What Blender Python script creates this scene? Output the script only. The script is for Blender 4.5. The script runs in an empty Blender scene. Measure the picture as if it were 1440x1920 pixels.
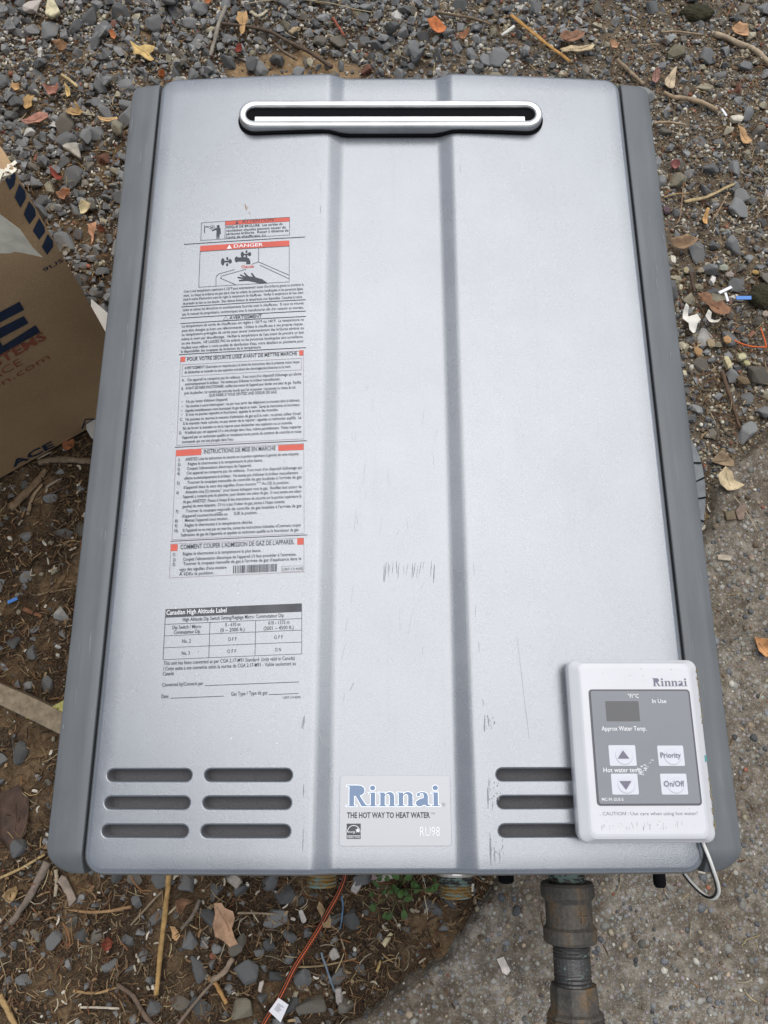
import bpy, bmesh, math, random
import numpy as np
from mathutils import Vector, Matrix, Euler
from mathutils.geometry import delaunay_2d_cdt

S = bpy.context.scene
COL = S.collection
R = math.radians
random.seed(7)
rng = np.random.default_rng(11)

# ------------------------------------------------------------------ camera, sky, sun, exposure
FZ = 0.33                                   # height of the heater's front face above the ground (m)
CAM = Vector((-0.0075, -0.258, FZ + 0.5815))
cam_d = bpy.data.cameras.new('camera'); cam = bpy.data.objects.new('camera', cam_d); COL.objects.link(cam)
cam.location = CAM; cam.rotation_euler = (R(17.17), R(-0.06), R(-0.11))
cam_d.sensor_fit = 'VERTICAL'; cam_d.sensor_height = 36; cam_d.lens = 36 * 1500 / 1920
cam_d.clip_start = 0.02; cam_d.clip_end = 300
S.camera = cam

world = bpy.data.worlds.new('World'); S.world = world; world.use_nodes = True
nt = world.node_tree; nt.nodes.clear()
wo = nt.nodes.new('ShaderNodeOutputWorld'); wb = nt.nodes.new('ShaderNodeBackground'); sk = nt.nodes.new('ShaderNodeTexSky')
sk.sky_type = 'NISHITA'; sk.sun_disc = False
SUN_EL, SUN_AZ = R(70.3), R(14)               # azimuth from +Y towards +X
sk.sun_elevation = SUN_EL; sk.sun_rotation = SUN_AZ
sk.air_density = 1.0; sk.dust_density = 0.2; sk.ozone_density = 1.0
wb.inputs['Strength'].default_value = 0.09
hs0 = nt.nodes.new('ShaderNodeHueSaturation'); hs0.inputs['Saturation'].default_value = 0.45   # the grey of an overcast sky
nt.links.new(sk.outputs[0], hs0.inputs['Color']); nt.links.new(hs0.outputs[0], wb.inputs[0]); nt.links.new(wb.outputs[0], wo.inputs[0])

sun_d = bpy.data.lights.new('sun', 'SUN'); sun = bpy.data.objects.new('sun', sun_d); COL.objects.link(sun)
sun_d.energy = 2.0; sun_d.angle = R(68); sun_d.color = (1.0, 0.965, 0.915)
sdir = Vector((math.sin(SUN_AZ) * math.cos(SUN_EL), math.cos(SUN_AZ) * math.cos(SUN_EL), math.sin(SUN_EL)))
sun.rotation_euler = sdir.to_track_quat('Z', 'Y').to_euler(); sun.location = (0.8, 1.5, 3)

S.view_settings.view_transform = 'Standard'; S.view_settings.look = 'None'
S.view_settings.exposure = 0.56; S.view_settings.gamma = 1.0; S.view_settings.use_curve_mapping = False

# ------------------------------------------------------------------ helpers
CM = Euler((R(17.17), R(-0.06), R(-0.11))).to_matrix()      # pose the photograph's measurements were taken in
def at(u, v, z=0.0):
    """place in the world, at height z, of a point measured on the photograph"""
    d = CM @ Vector(((u - 720) / 1500, -(v - 960) / 1500, -1))
    t = (z - CAM.z) / d.z
    return CAM + d * t
def px(x, y, z=0.0):
    d = CM.transposed() @ (Vector((x, y, z)) - CAM)
    return 720 + 1500 * d.x / -d.z, 960 - 1500 * d.y / -d.z
CMn = np.array(CM)
def px_arr(P):
    d = (P - np.array(CAM)) @ CMn
    return 720 + 1500 * d[:, 0] / -d[:, 2], 960 - 1500 * d[:, 1] / -d[:, 2]

def tag(o, label=None, cat=None, group=None, kind=None):
    if label: o['label'] = label
    if cat: o['category'] = cat
    if group: o['group'] = group
    if kind: o['kind'] = kind
    return o
def empty(name, loc):
    o = bpy.data.objects.new(name, None); COL.objects.link(o); o.location = loc; o.empty_display_size = 0.05
    return o
def attach(o, parent):
    o.parent = parent
    if parent.type == 'EMPTY':
        o.matrix_parent_inverse = Matrix.Translation(-Vector(parent.location))
def mk(name, verts, faces, mat, parent=None, smooth=False, loc=None, tint=None):
    me = bpy.data.meshes.new(name)
    me.from_pydata([tuple(v) for v in verts], [], [tuple(f) for f in faces]); me.update()
    if mat: me.materials.append(mat)
    if smooth: me.polygons.foreach_set('use_smooth', [True] * len(me.polygons))
    if tint is not None:
        a = me.attributes.new('tint', 'FLOAT_COLOR', 'POINT')
        a.data.foreach_set('color', np.asarray(tint, np.float32).ravel())
    o = bpy.data.objects.new(name, me); COL.objects.link(o)
    if loc is not None: o.location = loc
    if parent: attach(o, parent)
    return o
def mk_np(name, V, F, mat, tint=None, smooth=False):
    """fast mesh from numpy arrays: V (n,3), F (m,k) all faces with k corners"""
    me = bpy.data.meshes.new(name); k = F.shape[1]
    me.vertices.add(len(V)); me.vertices.foreach_set('co', V.astype(np.float32).ravel())
    me.loops.add(F.size); me.loops.foreach_set('vertex_index', F.astype(np.int32).ravel())
    me.polygons.add(len(F)); me.polygons.foreach_set('loop_start', np.arange(0, F.size, k, dtype=np.int32))
    me.polygons.foreach_set('use_smooth', np.full(len(F), smooth, bool))
    me.update(calc_edges=True); me.validate()
    me.materials.append(mat)
    if tint is not None:
        a = me.attributes.new('tint', 'FLOAT_COLOR', 'POINT')
        a.data.foreach_set('color', np.c_[tint, np.ones(len(tint))].astype(np.float32).ravel())
    o = bpy.data.objects.new(name, me); COL.objects.link(o)
    return o

def rrect(x0, y0, x1, y1, r, n=6):
    """counter-clockwise rounded rectangle; r one radius or four (BL, BR, TR, TL)"""
    rs = (r,) * 4 if not isinstance(r, (tuple, list)) else r
    out = []
    for (cx, cy, a0), rr in zip(((x0, y0, 180), (x1, y0, 270), (x1, y1, 0), (x0, y1, 90)), rs):
        ox = cx + rr if cx == x0 else cx - rr; oy = cy + rr if cy == y0 else cy - rr
        for i in range(n + 1):
            a = R(a0 + 90 * i / n); out.append((ox + rr * math.cos(a), oy + rr * math.sin(a)))
    return out
def inset(poly, d):
    n = len(poly); out = []
    for i in range(n):
        p0, p1, p2 = Vector(poly[i - 1]), Vector(poly[i]), Vector(poly[(i + 1) % n])
        e1 = (p1 - p0); e2 = (p2 - p1)
        if e1.length < 1e-9: e1 = e2
        if e2.length < 1e-9: e2 = e1
        e1 = e1.normalized(); e2 = e2.normalized()
        nn = Vector((-e1.y - e2.y, e1.x + e2.x)); nn.normalize()
        k = max(0.5, nn.dot(Vector((-e1.y, e1.x))))
        out.append(tuple(p1 + nn * (d / k)))
    return out
def loft(loops, cap0=True, cap1=True):
    n = len(loops[0]); V = [p for l in loops for p in l]; F = []
    for k in range(len(loops) - 1):
        for i in range(n):
            j = (i + 1) % n; F.append((k * n + i, k * n + j, (k + 1) * n + j, (k + 1) * n + i))
    if cap0: F.append(tuple(range(n - 1, -1, -1)))
    if cap1: F.append(tuple(range((len(loops) - 1) * n, len(loops) * n)))
    return V, F
def prism(poly, z0, z1, bev=0.0, steps=3):
    loops = [[(x, y, z0) for x, y in poly]]
    if bev <= 0: loops.append([(x, y, z1) for x, y in poly])
    else:
        for i in range(steps + 1):
            a = (math.pi / 2) * i / steps
            q = inset(poly, bev * (1 - math.cos(a))) if i else poly
            loops.append([(x, y, z1 - bev + bev * math.sin(a)) for x, y in q])
    return loft(loops)
def tube(path, rad, n=8, cap=True):
    P = [Vector(p) for p in path]; V = []; F = []
    up = Vector((0, 0, 1))
    for i, p in enumerate(P):
        t = (P[min(i + 1, len(P) - 1)] - P[max(i - 1, 0)]).normalized()
        a = t.cross(up)
        if a.length < 1e-3: a = t.cross(Vector((1, 0, 0)))
        a.normalize(); b = t.cross(a)
        r = rad(i / (len(P) - 1)) if callable(rad) else rad
        for k in range(n):
            w = 2 * math.pi * k / n; V.append(p + a * (r * math.cos(w)) + b * (r * math.sin(w)))
    for i in range(len(P) - 1):
        for k in range(n):
            j = (k + 1) % n; F.append((i * n + k, i * n + j, (i + 1) * n + j, (i + 1) * n + k))
    if cap: F.append(tuple(range(n - 1, -1, -1))); F.append(tuple(range((len(P) - 1) * n, len(P) * n)))
    return V, F
def spline(pts, m=8):
    P = [Vector(p) for p in pts]; out = []
    for i in range(len(P) - 1):
        p0, p1, p2, p3 = P[max(i - 1, 0)], P[i], P[i + 1], P[min(i + 2, len(P) - 1)]
        for k in range(m):
            t = k / m
            out.append(0.5 * ((2 * p1) + (p2 - p0) * t + (2 * p0 - 5 * p1 + 4 * p2 - p3) * t * t + (3 * p1 - p0 - 3 * p2 + p3) * t ** 3))
    out.append(P[-1]); return out
def lathe(profile, origin, axis, n=24):
    """profile: (distance along axis, radius) pairs"""
    ax = Vector(axis).normalized(); a = ax.cross(Vector((0, 0, 1)))
    if a.length < 1e-3: a = ax.cross(Vector((1, 0, 0)))
    a.normalize(); b = ax.cross(a); O = Vector(origin); V = []; F = []
    for s, r in profile:
        for k in range(n):
            w = 2 * math.pi * k / n; V.append(O + ax * s + a * (r * math.cos(w)) + b * (r * math.sin(w)))
    for i in range(len(profile) - 1):
        for k in range(n):
            j = (k + 1) % n; F.append((i * n + k, (i + 1) * n + k, (i + 1) * n + j, i * n + j))
    F.append(tuple(range(n))); F.append(tuple(range(len(profile) * n - 1, (len(profile) - 1) * n - 1, -1)))
    return V, F

# value noise on arrays
def vnoise(x, y, seed=0):
    xi = np.floor(x).astype(np.int64); yi = np.floor(y).astype(np.int64); xf = x - xi; yf = y - yi
    def h(a, b):
        n = (a * 374761393 + b * 668265263 + seed * 974634541) & 0xffffffff
        n = ((n ^ (n >> 13)) * 1274126177) & 0xffffffff
        return ((n ^ (n >> 16)) & 0xffff) / 65535.0
    u = xf * xf * (3 - 2 * xf); v = yf * yf * (3 - 2 * yf)
    return (h(xi, yi) * (1 - u) + h(xi + 1, yi) * u) * (1 - v) + (h(xi, yi + 1) * (1 - u) + h(xi + 1, yi + 1) * u) * v
def fbm(x, y, seed=0, o=4):
    s = 0; a = 0.5; t = 0
    for i in range(o):
        s = s + a * vnoise(x, y, seed + i); t += a; a *= 0.5; x = x * 2.03; y = y * 2.03
    return s / t
def ground_h(x, y):
    x = np.asarray(x, float); y = np.asarray(y, float)
    z = 0.020 * (fbm(x / 0.16, y / 0.16, 1, 3) - 0.5) + 0.006 * (fbm(x / 0.028, y / 0.028, 5, 3) - 0.5) + 0.003 * (vnoise(x / 0.006, y / 0.006, 9) - 0.5)
    return z - 0.004
SLAB_Z = 0.016
EDGE = [(-0.60, -0.95), (-0.22, -0.66), (-0.0495, -0.51), (0.012, -0.468), (0.055, -0.44), (0.1046, -0.379), (0.235, -0.20), (0.366, -0.003), (0.40, 0.075), (0.467, 0.126), (0.62, 0.33), (0.95, 0.70), (3.5, 3.0)]
def slab_d(x, y):
    """signed distance (m) into the slab, right of its broken edge"""
    x = np.asarray(x, float); y = np.asarray(y, float)
    best = np.full(x.shape, 1e9); sg = np.zeros(x.shape)
    for (ax, ay), (bx, by) in zip(EDGE[:-1], EDGE[1:]):
        dx, dy = bx - ax, by - ay; L = dx * dx + dy * dy
        t = np.clip(((x - ax) * dx + (y - ay) * dy) / L, 0, 1)
        d = np.hypot(x - ax - t * dx, y - ay - t * dy); c = (x - ax) * dy - (y - ay) * dx
        m = d < best; best = np.where(m, d, best); sg = np.where(m, np.sign(c), sg)
    return best * sg + 0.016 * (fbm(x / 0.045, y / 0.045, 21, 3) - 0.5) + 0.006 * (vnoise(x / 0.008, y / 0.008, 27) - 0.5)

# ------------------------------------------------------------------ materials
def new_mat(name):
    m = bpy.data.materials.new(name); m.use_nodes = True
    n = m.node_tree.nodes; p = n['Principled BSDF']; return m, m.node_tree, p
def N(t, typ, **kw):
    n = t.nodes.new(typ)
    for k, v in kw.items():
        if k in n.inputs: n.inputs[k].default_value = v
        else: setattr(n, k, v)
    return n
def ramp(t, stops, src=None):
    r = t.nodes.new('ShaderNodeValToRGB'); e = r.color_ramp.elements
    while len(e) < len(stops): e.new(0.5)
    for i, (p, c) in enumerate(stops):
        e[i].position = p; e[i].color = (c[0], c[1], c[2], 1) if isinstance(c, (tuple, list)) else (c, c, c, 1)
    if src is not None: t.links.new(src, r.inputs[0])
    return r
def mixc(t, fac, a, b, mode='MIX'):
    m = t.nodes.new('ShaderNodeMix'); m.data_type = 'RGBA'; m.blend_type = mode
    for i, v in ((0, fac), (6, a), (7, b)):
        if hasattr(v, 'is_output'): t.links.new(v, m.inputs[i])
        elif i == 0: m.inputs[0].default_value = v
        else: m.inputs[i].default_value = (*v, 1) if len(v) == 3 else v
    return m.outputs[2]
def bump(t, p, h, strength=0.3, dist=0.001):
    b = N(t, 'ShaderNodeBump', Strength=strength, Distance=dist); t.links.new(h, b.inputs['Height']); t.links.new(b.outputs[0], p.inputs['Normal'])
def coords(t, scale=1, kind='Object'):
    c = t.nodes.new('ShaderNodeTexCoord'); return c.outputs[kind]
def noise(t, vec, scale, detail=3, rough=0.5):
    n = N(t, 'ShaderNodeTexNoise', Scale=scale, Detail=detail, Roughness=rough); t.links.new(vec, n.inputs['Vector']); return n
def plain(name, col, rough=0.5, metal=0.0, spec=0.5, var=0.0, vscale=200, bmp=0.0, bscale=400, alpha=1.0, coat=0.0):
    m, t, p = new_mat(name)
    p.inputs['Base Color'].default_value = (*col, 1); p.inputs['Roughness'].default_value = rough; p.inputs['Metallic'].default_value = metal
    p.inputs['Specular IOR Level'].default_value = spec; p.inputs['Alpha'].default_value = alpha; p.inputs['Coat Weight'].default_value = coat
    c = coords(t)
    if var:
        n = noise(t, c, vscale, 4)
        t.links.new(mixc(t, 1.0, col, ramp(t, [(0.25, 1 - var), (0.75, 1 + var)], n.outputs[0]).outputs[0], 'MULTIPLY'), p.inputs['Base Color'])
    if bmp:
        n2 = noise(t, c, bscale, 3); bump(t, p, n2.outputs[0], bmp, 0.0006)
    return m

def panel_paint():
    m, t, p = new_mat('silver_metallic_paint'); c = coords(t)
    fl = noise(t, c, 1500, 2, 0.6); big = noise(t, c, 16, 5, 0.6); mid = noise(t, c, 60, 3)
    st = N(t, 'ShaderNodeMapping'); st.inputs['Scale'].default_value = (160, 7, 50); t.links.new(c, st.inputs[0])
    streak = noise(t, st.outputs[0], 1, 3, 0.6)
    col = mixc(t, 1.0, (0.275, 0.289, 0.310), ramp(t, [(0.30, 0.86), (0.70, 1.12)], fl.outputs[0]).outputs[0], 'MULTIPLY')
    col = mixc(t, 1.0, col, ramp(t, [(0.32, 0.93), (0.66, 1.03)], big.outputs[0]).outputs[0], 'MULTIPLY')
    col = mixc(t, 1.0, col, ramp(t, [(0.26, 0.97), (0.40, 1.0)], streak.outputs[0]).outputs[0], 'MULTIPLY')
    t.links.new(col, p.inputs['Base Color'])
    p.inputs['Metallic'].default_value = 0.70
    rr = ramp(t, [(0.3, 0.255), (0.7, 0.305)], big.outputs[0]); t.links.new(rr.outputs[0], p.inputs['Roughness'])
    bump(t, p, fl.outputs[0], 0.22, 0.0003)
    return m
def trim_paint():
    m, t, p = new_mat('grey_trim_plastic'); c = coords(t)
    st = N(t, 'ShaderNodeMapping'); st.inputs['Scale'].default_value = (140, 10, 60); t.links.new(c, st.inputs[0])
    a = noise(t, st.outputs[0], 1, 4, 0.6); b = noise(t, c, 14, 4)
    col = mixc(t, 1.0, (0.120, 0.129, 0.136), ramp(t, [(0.35, 0.90), (0.66, 1.06), (0.78, 1.4)], a.outputs[0]).outputs[0], 'MULTIPLY')
    col = mixc(t, 1.0, col, ramp(t, [(0.3, 0.86), (0.7, 1.10)], b.outputs[0]).outputs[0], 'MULTIPLY')
    t.links.new(col, p.inputs['Base Color']); r = ramp(t, [(0.3, 0.40), (0.7, 0.56)], b.outputs[0]); t.links.new(r.outputs[0], p.inputs['Roughness'])
    return m
def stainless():
    m, t, p = new_mat('stainless_steel'); c = coords(t)
    st = N(t, 'ShaderNodeMapping'); st.inputs['Scale'].default_value = (6, 900, 300); t.links.new(c, st.inputs[0])
    a = noise(t, st.outputs[0], 1, 3, 0.6); b = noise(t, c, 45, 4)
    t.links.new(mixc(t, 1.0, (0.66, 0.65, 0.63), ramp(t, [(0.3, 0.85), (0.7, 1.1)], b.outputs[0]).outputs[0], 'MULTIPLY'), p.inputs['Base Color'])
    p.inputs['Metallic'].default_value = 1.0; r = ramp(t, [(0.3, 0.28), (0.7, 0.42)], a.outputs[0]); t.links.new(r.outputs[0], p.inputs['Roughness'])
    bump(t, p, a.outputs[0], 0.05, 0.0003)
    return m
def soil_mat():
    m, t, p = new_mat('soil'); c = coords(t)
    a = noise(t, c, 9, 5, 0.6); b = noise(t, c, 120, 4, 0.7); d = noise(t, c, 520, 3, 0.7)
    v = N(t, 'ShaderNodeTexVoronoi', Scale=330); t.links.new(c, v.inputs['Vector'])
    col = ramp(t, [(0.30, (0.022, 0.014, 0.009)), (0.50, (0.046, 0.030, 0.018)), (0.70, (0.095, 0.064, 0.038))], b.outputs[0]).outputs[0]
    col = mixc(t, 1.0, col, ramp(t, [(0.3, 0.7), (0.7, 1.3)], a.outputs[0]).outputs[0], 'MULTIPLY')
    hsv = N(t, 'ShaderNodeHueSaturation', Saturation=0.12, Value=0.9); t.links.new(v.outputs['Color'], hsv.inputs['Color']); g = mixc(t, 1.0, hsv.outputs[0], (0.9, 0.66, 0.42), 'MULTIPLY')
    g = mixc(t, 1.0, g, (0.30, 0.30, 0.30), 'MULTIPLY')
    col = mixc(t, ramp(t, [(0.46, 0.0), (0.62, 0.6)], d.outputs[0]).outputs[0], col, g)
    # bare sand by the heater's top edge
    at_ = N(t, 'ShaderNodeAttribute', attribute_name='tint')
    sandc = ramp(t, [(0.3, (0.26, 0.165, 0.085)), (0.7, (0.50, 0.34, 0.19))], b.outputs[0]).outputs[0]
    sep = t.nodes.new('ShaderNodeSeparateColor'); t.links.new(at_.outputs['Color'], sep.inputs[0])
    col = mixc(t, sep.outputs[0], col, sandc)
    grit = ramp(t, [(0.25, (0.09, 0.07, 0.05)), (0.75, (0.30, 0.24, 0.17))], d.outputs[0]).outputs[0]
    col = mixc(t, sep.outputs[1], col, grit)
    t.links.new(col, p.inputs['Base Color']); p.inputs['Roughness'].default_value = 0.95; p.inputs['Specular IOR Level'].default_value = 0.2
    ad = N(t, 'ShaderNodeMath', operation='ADD'); t.links.new(b.outputs[0], ad.inputs[0]); t.links.new(d.outputs[0], ad.inputs[1])
    bump(t, p, ad.outputs[0], 0.9, 0.004)
    return m
def concrete_mat():
    m, t, p = new_mat('weathered_concrete'); c = coords(t)
    a = noise(t, c, 5, 5, 0.62); b = noise(t, c, 60, 5, 0.72); d = noise(t, c, 600, 3, 0.7)
    v = N(t, 'ShaderNodeTexVoronoi', Scale=165); t.links.new(c, v.inputs['Vector'])
    v2 = N(t, 'ShaderNodeTexVoronoi', Scale=420); t.links.new(c, v2.inputs['Vector'])
    col = ramp(t, [(0.28, (0.075, 0.061, 0.046)), (0.5, (0.185, 0.160, 0.128)), (0.70, (0.38, 0.345, 0.295))], b.outputs[0]).outputs[0]
    hs = N(t, 'ShaderNodeHueSaturation', Saturation=0.16, Value=0.5); t.links.new(v.outputs['Color'], hs.inputs['Color'])
    col = mixc(t, ramp(t, [(0.20, 0.62), (0.36, 0.0)], v.outputs['Distance']).outputs[0], col, hs.outputs[0])
    hs2 = N(t, 'ShaderNodeHueSaturation', Saturation=0.18, Value=0.52); t.links.new(v2.outputs['Color'], hs2.inputs['Color'])
    col = mixc(t, ramp(t, [(0.20, 0.5), (0.40, 0.0)], v2.outputs['Distance']).outputs[0], col, hs2.outputs[0])
    col = mixc(t, 1.0, col, ramp(t, [(0.34, (0.62, 0.54, 0.45)), (0.60, (1.12, 1.11, 1.08))], a.outputs[0]).outputs[0], 'MULTIPLY')
    t.links.new(col, p.inputs['Base Color']); p.inputs['Roughness'].default_value = 0.92; p.inputs['Specular IOR Level'].default_value = 0.25
    ad = N(t, 'ShaderNodeMath', operation='ADD'); t.links.new(b.outputs[0], ad.inputs[0]); t.links.new(d.outputs[0], ad.inputs[1])
    bump(t, p, ad.outputs[0], 0.8, 0.0025)
    return m
def tinted(name, src='attr', rough=0.85, var=0.35, vscale=160, bmp=0.5, speck=True, spec=0.3, grain=(1, 1, 1)):
    """one material whose colour is each piece's own: the 'tint' attribute or the object's colour"""
    m, t, p = new_mat(name)
    c = coords(t)
    mp = N(t, 'ShaderNodeMapping'); mp.inputs['Scale'].default_value = grain; t.links.new(c, mp.inputs[0]); c = mp.outputs[0]
    if src == 'attr': base = N(t, 'ShaderNodeAttribute', attribute_name='tint').outputs['Color']
    else: base = t.nodes.new('ShaderNodeObjectInfo').outputs['Color']
    a = noise(t, c, vscale, 5, 0.65); b = noise(t, c, vscale * 5, 3, 0.7)
    col = mixc(t, 1.0, base, ramp(t, [(0.28, 1 - var), (0.72, 1 + var)], a.outputs[0]).outputs[0], 'MULTIPLY')
    if speck: col = mixc(t, ramp(t, [(0.60, 0.0), (0.75, 0.35)], b.outputs[0]).outputs[0], col, (0.30, 0.27, 0.22))
    t.links.new(col, p.inputs['Base Color']); p.inputs['Roughness'].default_value = rough; p.inputs['Specular IOR Level'].default_value = spec
    bump(t, p, a.outputs[0], bmp, 0.0015)
    return m
def cardboard_mat():
    m, t, p = new_mat('brown_cardboard'); c = coords(t)
    a = noise(t, c, 10, 4); b = noise(t, c, 500, 3, 0.7)
    w = N(t, 'ShaderNodeTexWave', Scale=45, Distortion=1.0); w.bands_direction = 'Z'; t.links.new(c, w.inputs[0])
    col = mixc(t, 1.0, (0.45, 0.295, 0.16), ramp(t, [(0.3, 0.86), (0.7, 1.1)], a.outputs[0]).outputs[0], 'MULTIPLY')
    col = mixc(t, 1.0, col, ramp(t, [(0.3, 0.86), (0.7, 1.1)], b.outputs[0]).outputs[0], 'MULTIPLY')
    t.links.new(col, p.inputs['Base Color']); p.inputs['Roughness'].default_value = 0.82; p.inputs['Specular IOR Level'].default_value = 0.25
    bump(t, p, a.outputs[0], 0.25, 0.004)
    return m
def iron_mat():
    m, t, p = new_mat('black_iron_rusted'); c = coords(t)
    a = noise(t, c, 42, 5, 0.65); b = noise(t, c, 380, 3, 0.7)
    col = ramp(t, [(0.30, (0.042, 0.040, 0.037)), (0.52, (0.088, 0.078, 0.066)), (0.62, (0.14, 0.095, 0.055)), (0.74, (0.21, 0.108, 0.045))], a.outputs[0]).outputs[0]
    col = mixc(t, 1.0, col, ramp(t, [(0.3, 0.75), (0.7, 1.25)], b.outputs[0]).outputs[0], 'MULTIPLY')
    t.links.new(col, p.inputs['Base Color']); p.inputs['Roughness'].default_value = 0.6; p.inputs['Metallic'].default_value = 0.35
    bump(t, p, b.outputs[0], 0.5, 0.0008)
    return m
def verdigris(name, metalcol, amount):
    m, t, p = new_mat(name); c = coords(t)
    mp = N(t, 'ShaderNodeMapping'); mp.inputs['Scale'].default_value = (1, 2.2, 1); t.links.new(c, mp.inputs[0])
    a = noise(t, mp.outputs[0], 150, 4, 0.7)
    f = ramp(t, [(0.62 - amount * 0.35, 0.0), (0.70 - amount * 0.35, 1.0)], a.outputs[0]).outputs[0]
    t.links.new(mixc(t, f, metalcol, (0.155, 0.215, 0.190)), p.inputs['Base Color'])
    inv = N(t, 'ShaderNodeMath', operation='SUBTRACT'); inv.inputs[0].default_value = 1.0; t.links.new(f, inv.inputs[1])
    mm = N(t, 'ShaderNodeMath', operation='MULTIPLY'); mm.inputs[1].default_value = 0.8; t.links.new(inv.outputs[0], mm.inputs[0])
    t.links.new(mm.outputs[0], p.inputs['Metallic']); p.inputs['Roughness'].default_value = 0.5
    bump(t, p, a.outputs[0], 0.6, 0.0012)
    return m
M = dict(
    paint=panel_paint(), trim=trim_paint(), steel=stainless(), soil=soil_mat(), slab=concrete_mat(), card=cardboard_mat(), iron=iron_mat(),
    black=plain('black_rubber_and_gaps', (0.006, 0.006, 0.007), 0.8, spec=0.08), case=plain('heater_case_grey', (0.24, 0.25, 0.26), 0.5, 0.3),
    brass=verdigris('threaded_brass', (0.36, 0.22, 0.075), 0.35), greened=verdigris('corroded_thread', (0.085, 0.080, 0.072), 0.42), steelnip=verdigris('dark_steel_nipple', (0.095, 0.092, 0.090), 0.08),
    ink=plain('printed_dark_ink', (0.035, 0.040, 0.052), 0.55), fadedink=plain('faded_black_ink', (0.055, 0.058, 0.068), 0.5, var=0.3, vscale=90), red=plain('printed_red_ink', (0.56, 0.085, 0.055), 0.5, var=0.12, vscale=60),
    grey=plain('printed_grey_ink', (0.16, 0.15, 0.20), 0.5), white=plain('white_print', (0.78, 0.78, 0.79), 0.5), pale=plain('thin_print_line', (0.30, 0.24, 0.26), 0.5),
    film=plain('clear_label_film', (0.74, 0.77, 0.81), 0.33, 0.25, alpha=0.07, bmp=0.05, bscale=110), badge=plain('silver_badge', (0.33, 0.34, 0.36), 0.34, 0.6),
    foil=plain('holographic_foil', (0.095, 0.13, 0.195), 0.25, 0.85), foilw=plain('white_foil_edge', (0.82, 0.85, 0.9), 0.25, 0.6),
    ctl=plain('controller_silver_plastic', (0.60, 0.60, 0.62), 0.36, 0.0, coat=0.2, var=0.03, vscale=40), ctlside=plain('controller_back_plate', (0.36, 0.36, 0.38), 0.5, var=0.2, vscale=60),
    plate=plain('smoked_faceplate', (0.175, 0.185, 0.205), 0.22, var=0.05, vscale=30), lcd=plain('dark_display_window', (0.060, 0.062, 0.068), 0.12), rim=plain('faceplate_border', (0.075, 0.075, 0.09), 0.4),
    button=plain('pale_keypad', (0.60, 0.61, 0.65), 0.38), inkblue=plain('navy_carton_ink', (0.012, 0.026, 0.060), 0.7, var=0.2, vscale=120), inkred=plain('faded_red_carton_ink', (0.30, 0.085, 0.045), 0.8, var=0.25, vscale=300),
    paper=plain('white_paper', (0.72, 0.69, 0.62), 0.85, var=0.12, vscale=70, bmp=0.4, bscale=160), tornpaper=plain('stained_torn_paper', (0.80, 0.74, 0.60), 0.9, var=0.35, vscale=40, bmp=0.4, bscale=120), foam=plain('pale_board', (0.50, 0.49, 0.45), 0.8, var=0.12, vscale=40),
    blueplastic=plain('blue_plastic', (0.05, 0.21, 0.60), 0.4), whiteplastic=plain('white_plastic', (0.78, 0.77, 0.80), 0.4), orange=plain('orange_cord', (0.62, 0.12, 0.025), 0.7, var=0.2, vscale=500),
    fleck=plain('black_cord_fleck', (0.015, 0.013, 0.012), 0.8), wirew=plain('white_wire', (0.80, 0.79, 0.74), 0.45), wireb=plain('black_wire', (0.015, 0.015, 0.016), 0.4),
    scuff=plain('dark_scuff', (0.22, 0.225, 0.235), 0.6), trimscuff=plain('pale_trim_scuff', (0.175, 0.185, 0.19), 0.6), waterspot=plain('pale_dried_spot', (0.62, 0.64, 0.67), 0.5), slotfloor=plain('matte_slot_grey', (0.115, 0.115, 0.124), 0.85, var=0.3, vscale=1200), rust=plain('rust_stain', (0.26, 0.13, 0.05), 0.8), cream=plain('dried_yellow_glue', (0.34, 0.27, 0.12), 0.7, var=0.4, vscale=300, bmp=0.6, bscale=700), teal=plain('teal_paint_spot', (0.07, 0.25, 0.24), 0.6),
    stone=tinted('gravel_stone', 'obj', 0.86, 0.38, 130, 0.6), stone_a=tinted('gravel_mass', 'attr', 0.86, 0.38, 130, 0.6), grit=tinted('small_pebbles', 'attr', 0.8, 0.25, 300, 0.3, False),
    fibre=tinted('shredded_fibre', 'attr', 0.9, 0.3, 300, 0.3, False), leaf=tinted('dry_leaf', 'obj', 0.7, 0.5, 70, 0.9, False), wood=tinted('dead_wood', 'obj', 0.85, 0.4, 130, 0.7, False, grain=(1, 1, 1)),
    green=tinted('weed_leaf', 'obj', 0.55, 0.3, 120, 0.3, False), moss=plain('dark_moss', (0.030, 0.026, 0.010), 0.95, var=0.5, vscale=400, bmp=0.9, bscale=500),
)

# ------------------------------------------------------------------ the setting: ground and concrete slab
def axis(lo, hi, step, far):
    a = list(np.arange(lo, hi + step / 2, step)); d = step
    while a[-1] < far: d *= 1.45; a.append(a[-1] + d)
    d = step
    while a[0] > -far: d *= 1.45; a.insert(0, a[0] - d)
    return np.array(a)
def grid_mesh(name, xs, ys, zf, mat, keep=None, tintf=None):
    X, Y = np.meshgrid(xs, ys); x = X.ravel(); y = Y.ravel(); z = zf(x, y); nx = len(xs); ny = len(ys)
    i, j = np.meshgrid(np.arange(nx - 1), np.arange(ny - 1)); a = (j * nx + i).ravel()
    F = np.c_[a, a + 1, a + 1 + nx, a + nx]
    if keep is not None:
        k = keep(x, y); F = F[k[F].any(axis=1)]
    V = np.c_[x, y, z]
    used, inv = np.unique(F, return_inverse=True); V = V[used]; F = inv.reshape(F.shape)
    return mk_np(name, V, F, mat, tint=tintf(V[:, 0], V[:, 1]) if tintf else None, smooth=True)
SAND = [((560, 118), 105, 40), ((480, 125), 70, 22), ((640, 128), 60, 20)]
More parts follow.
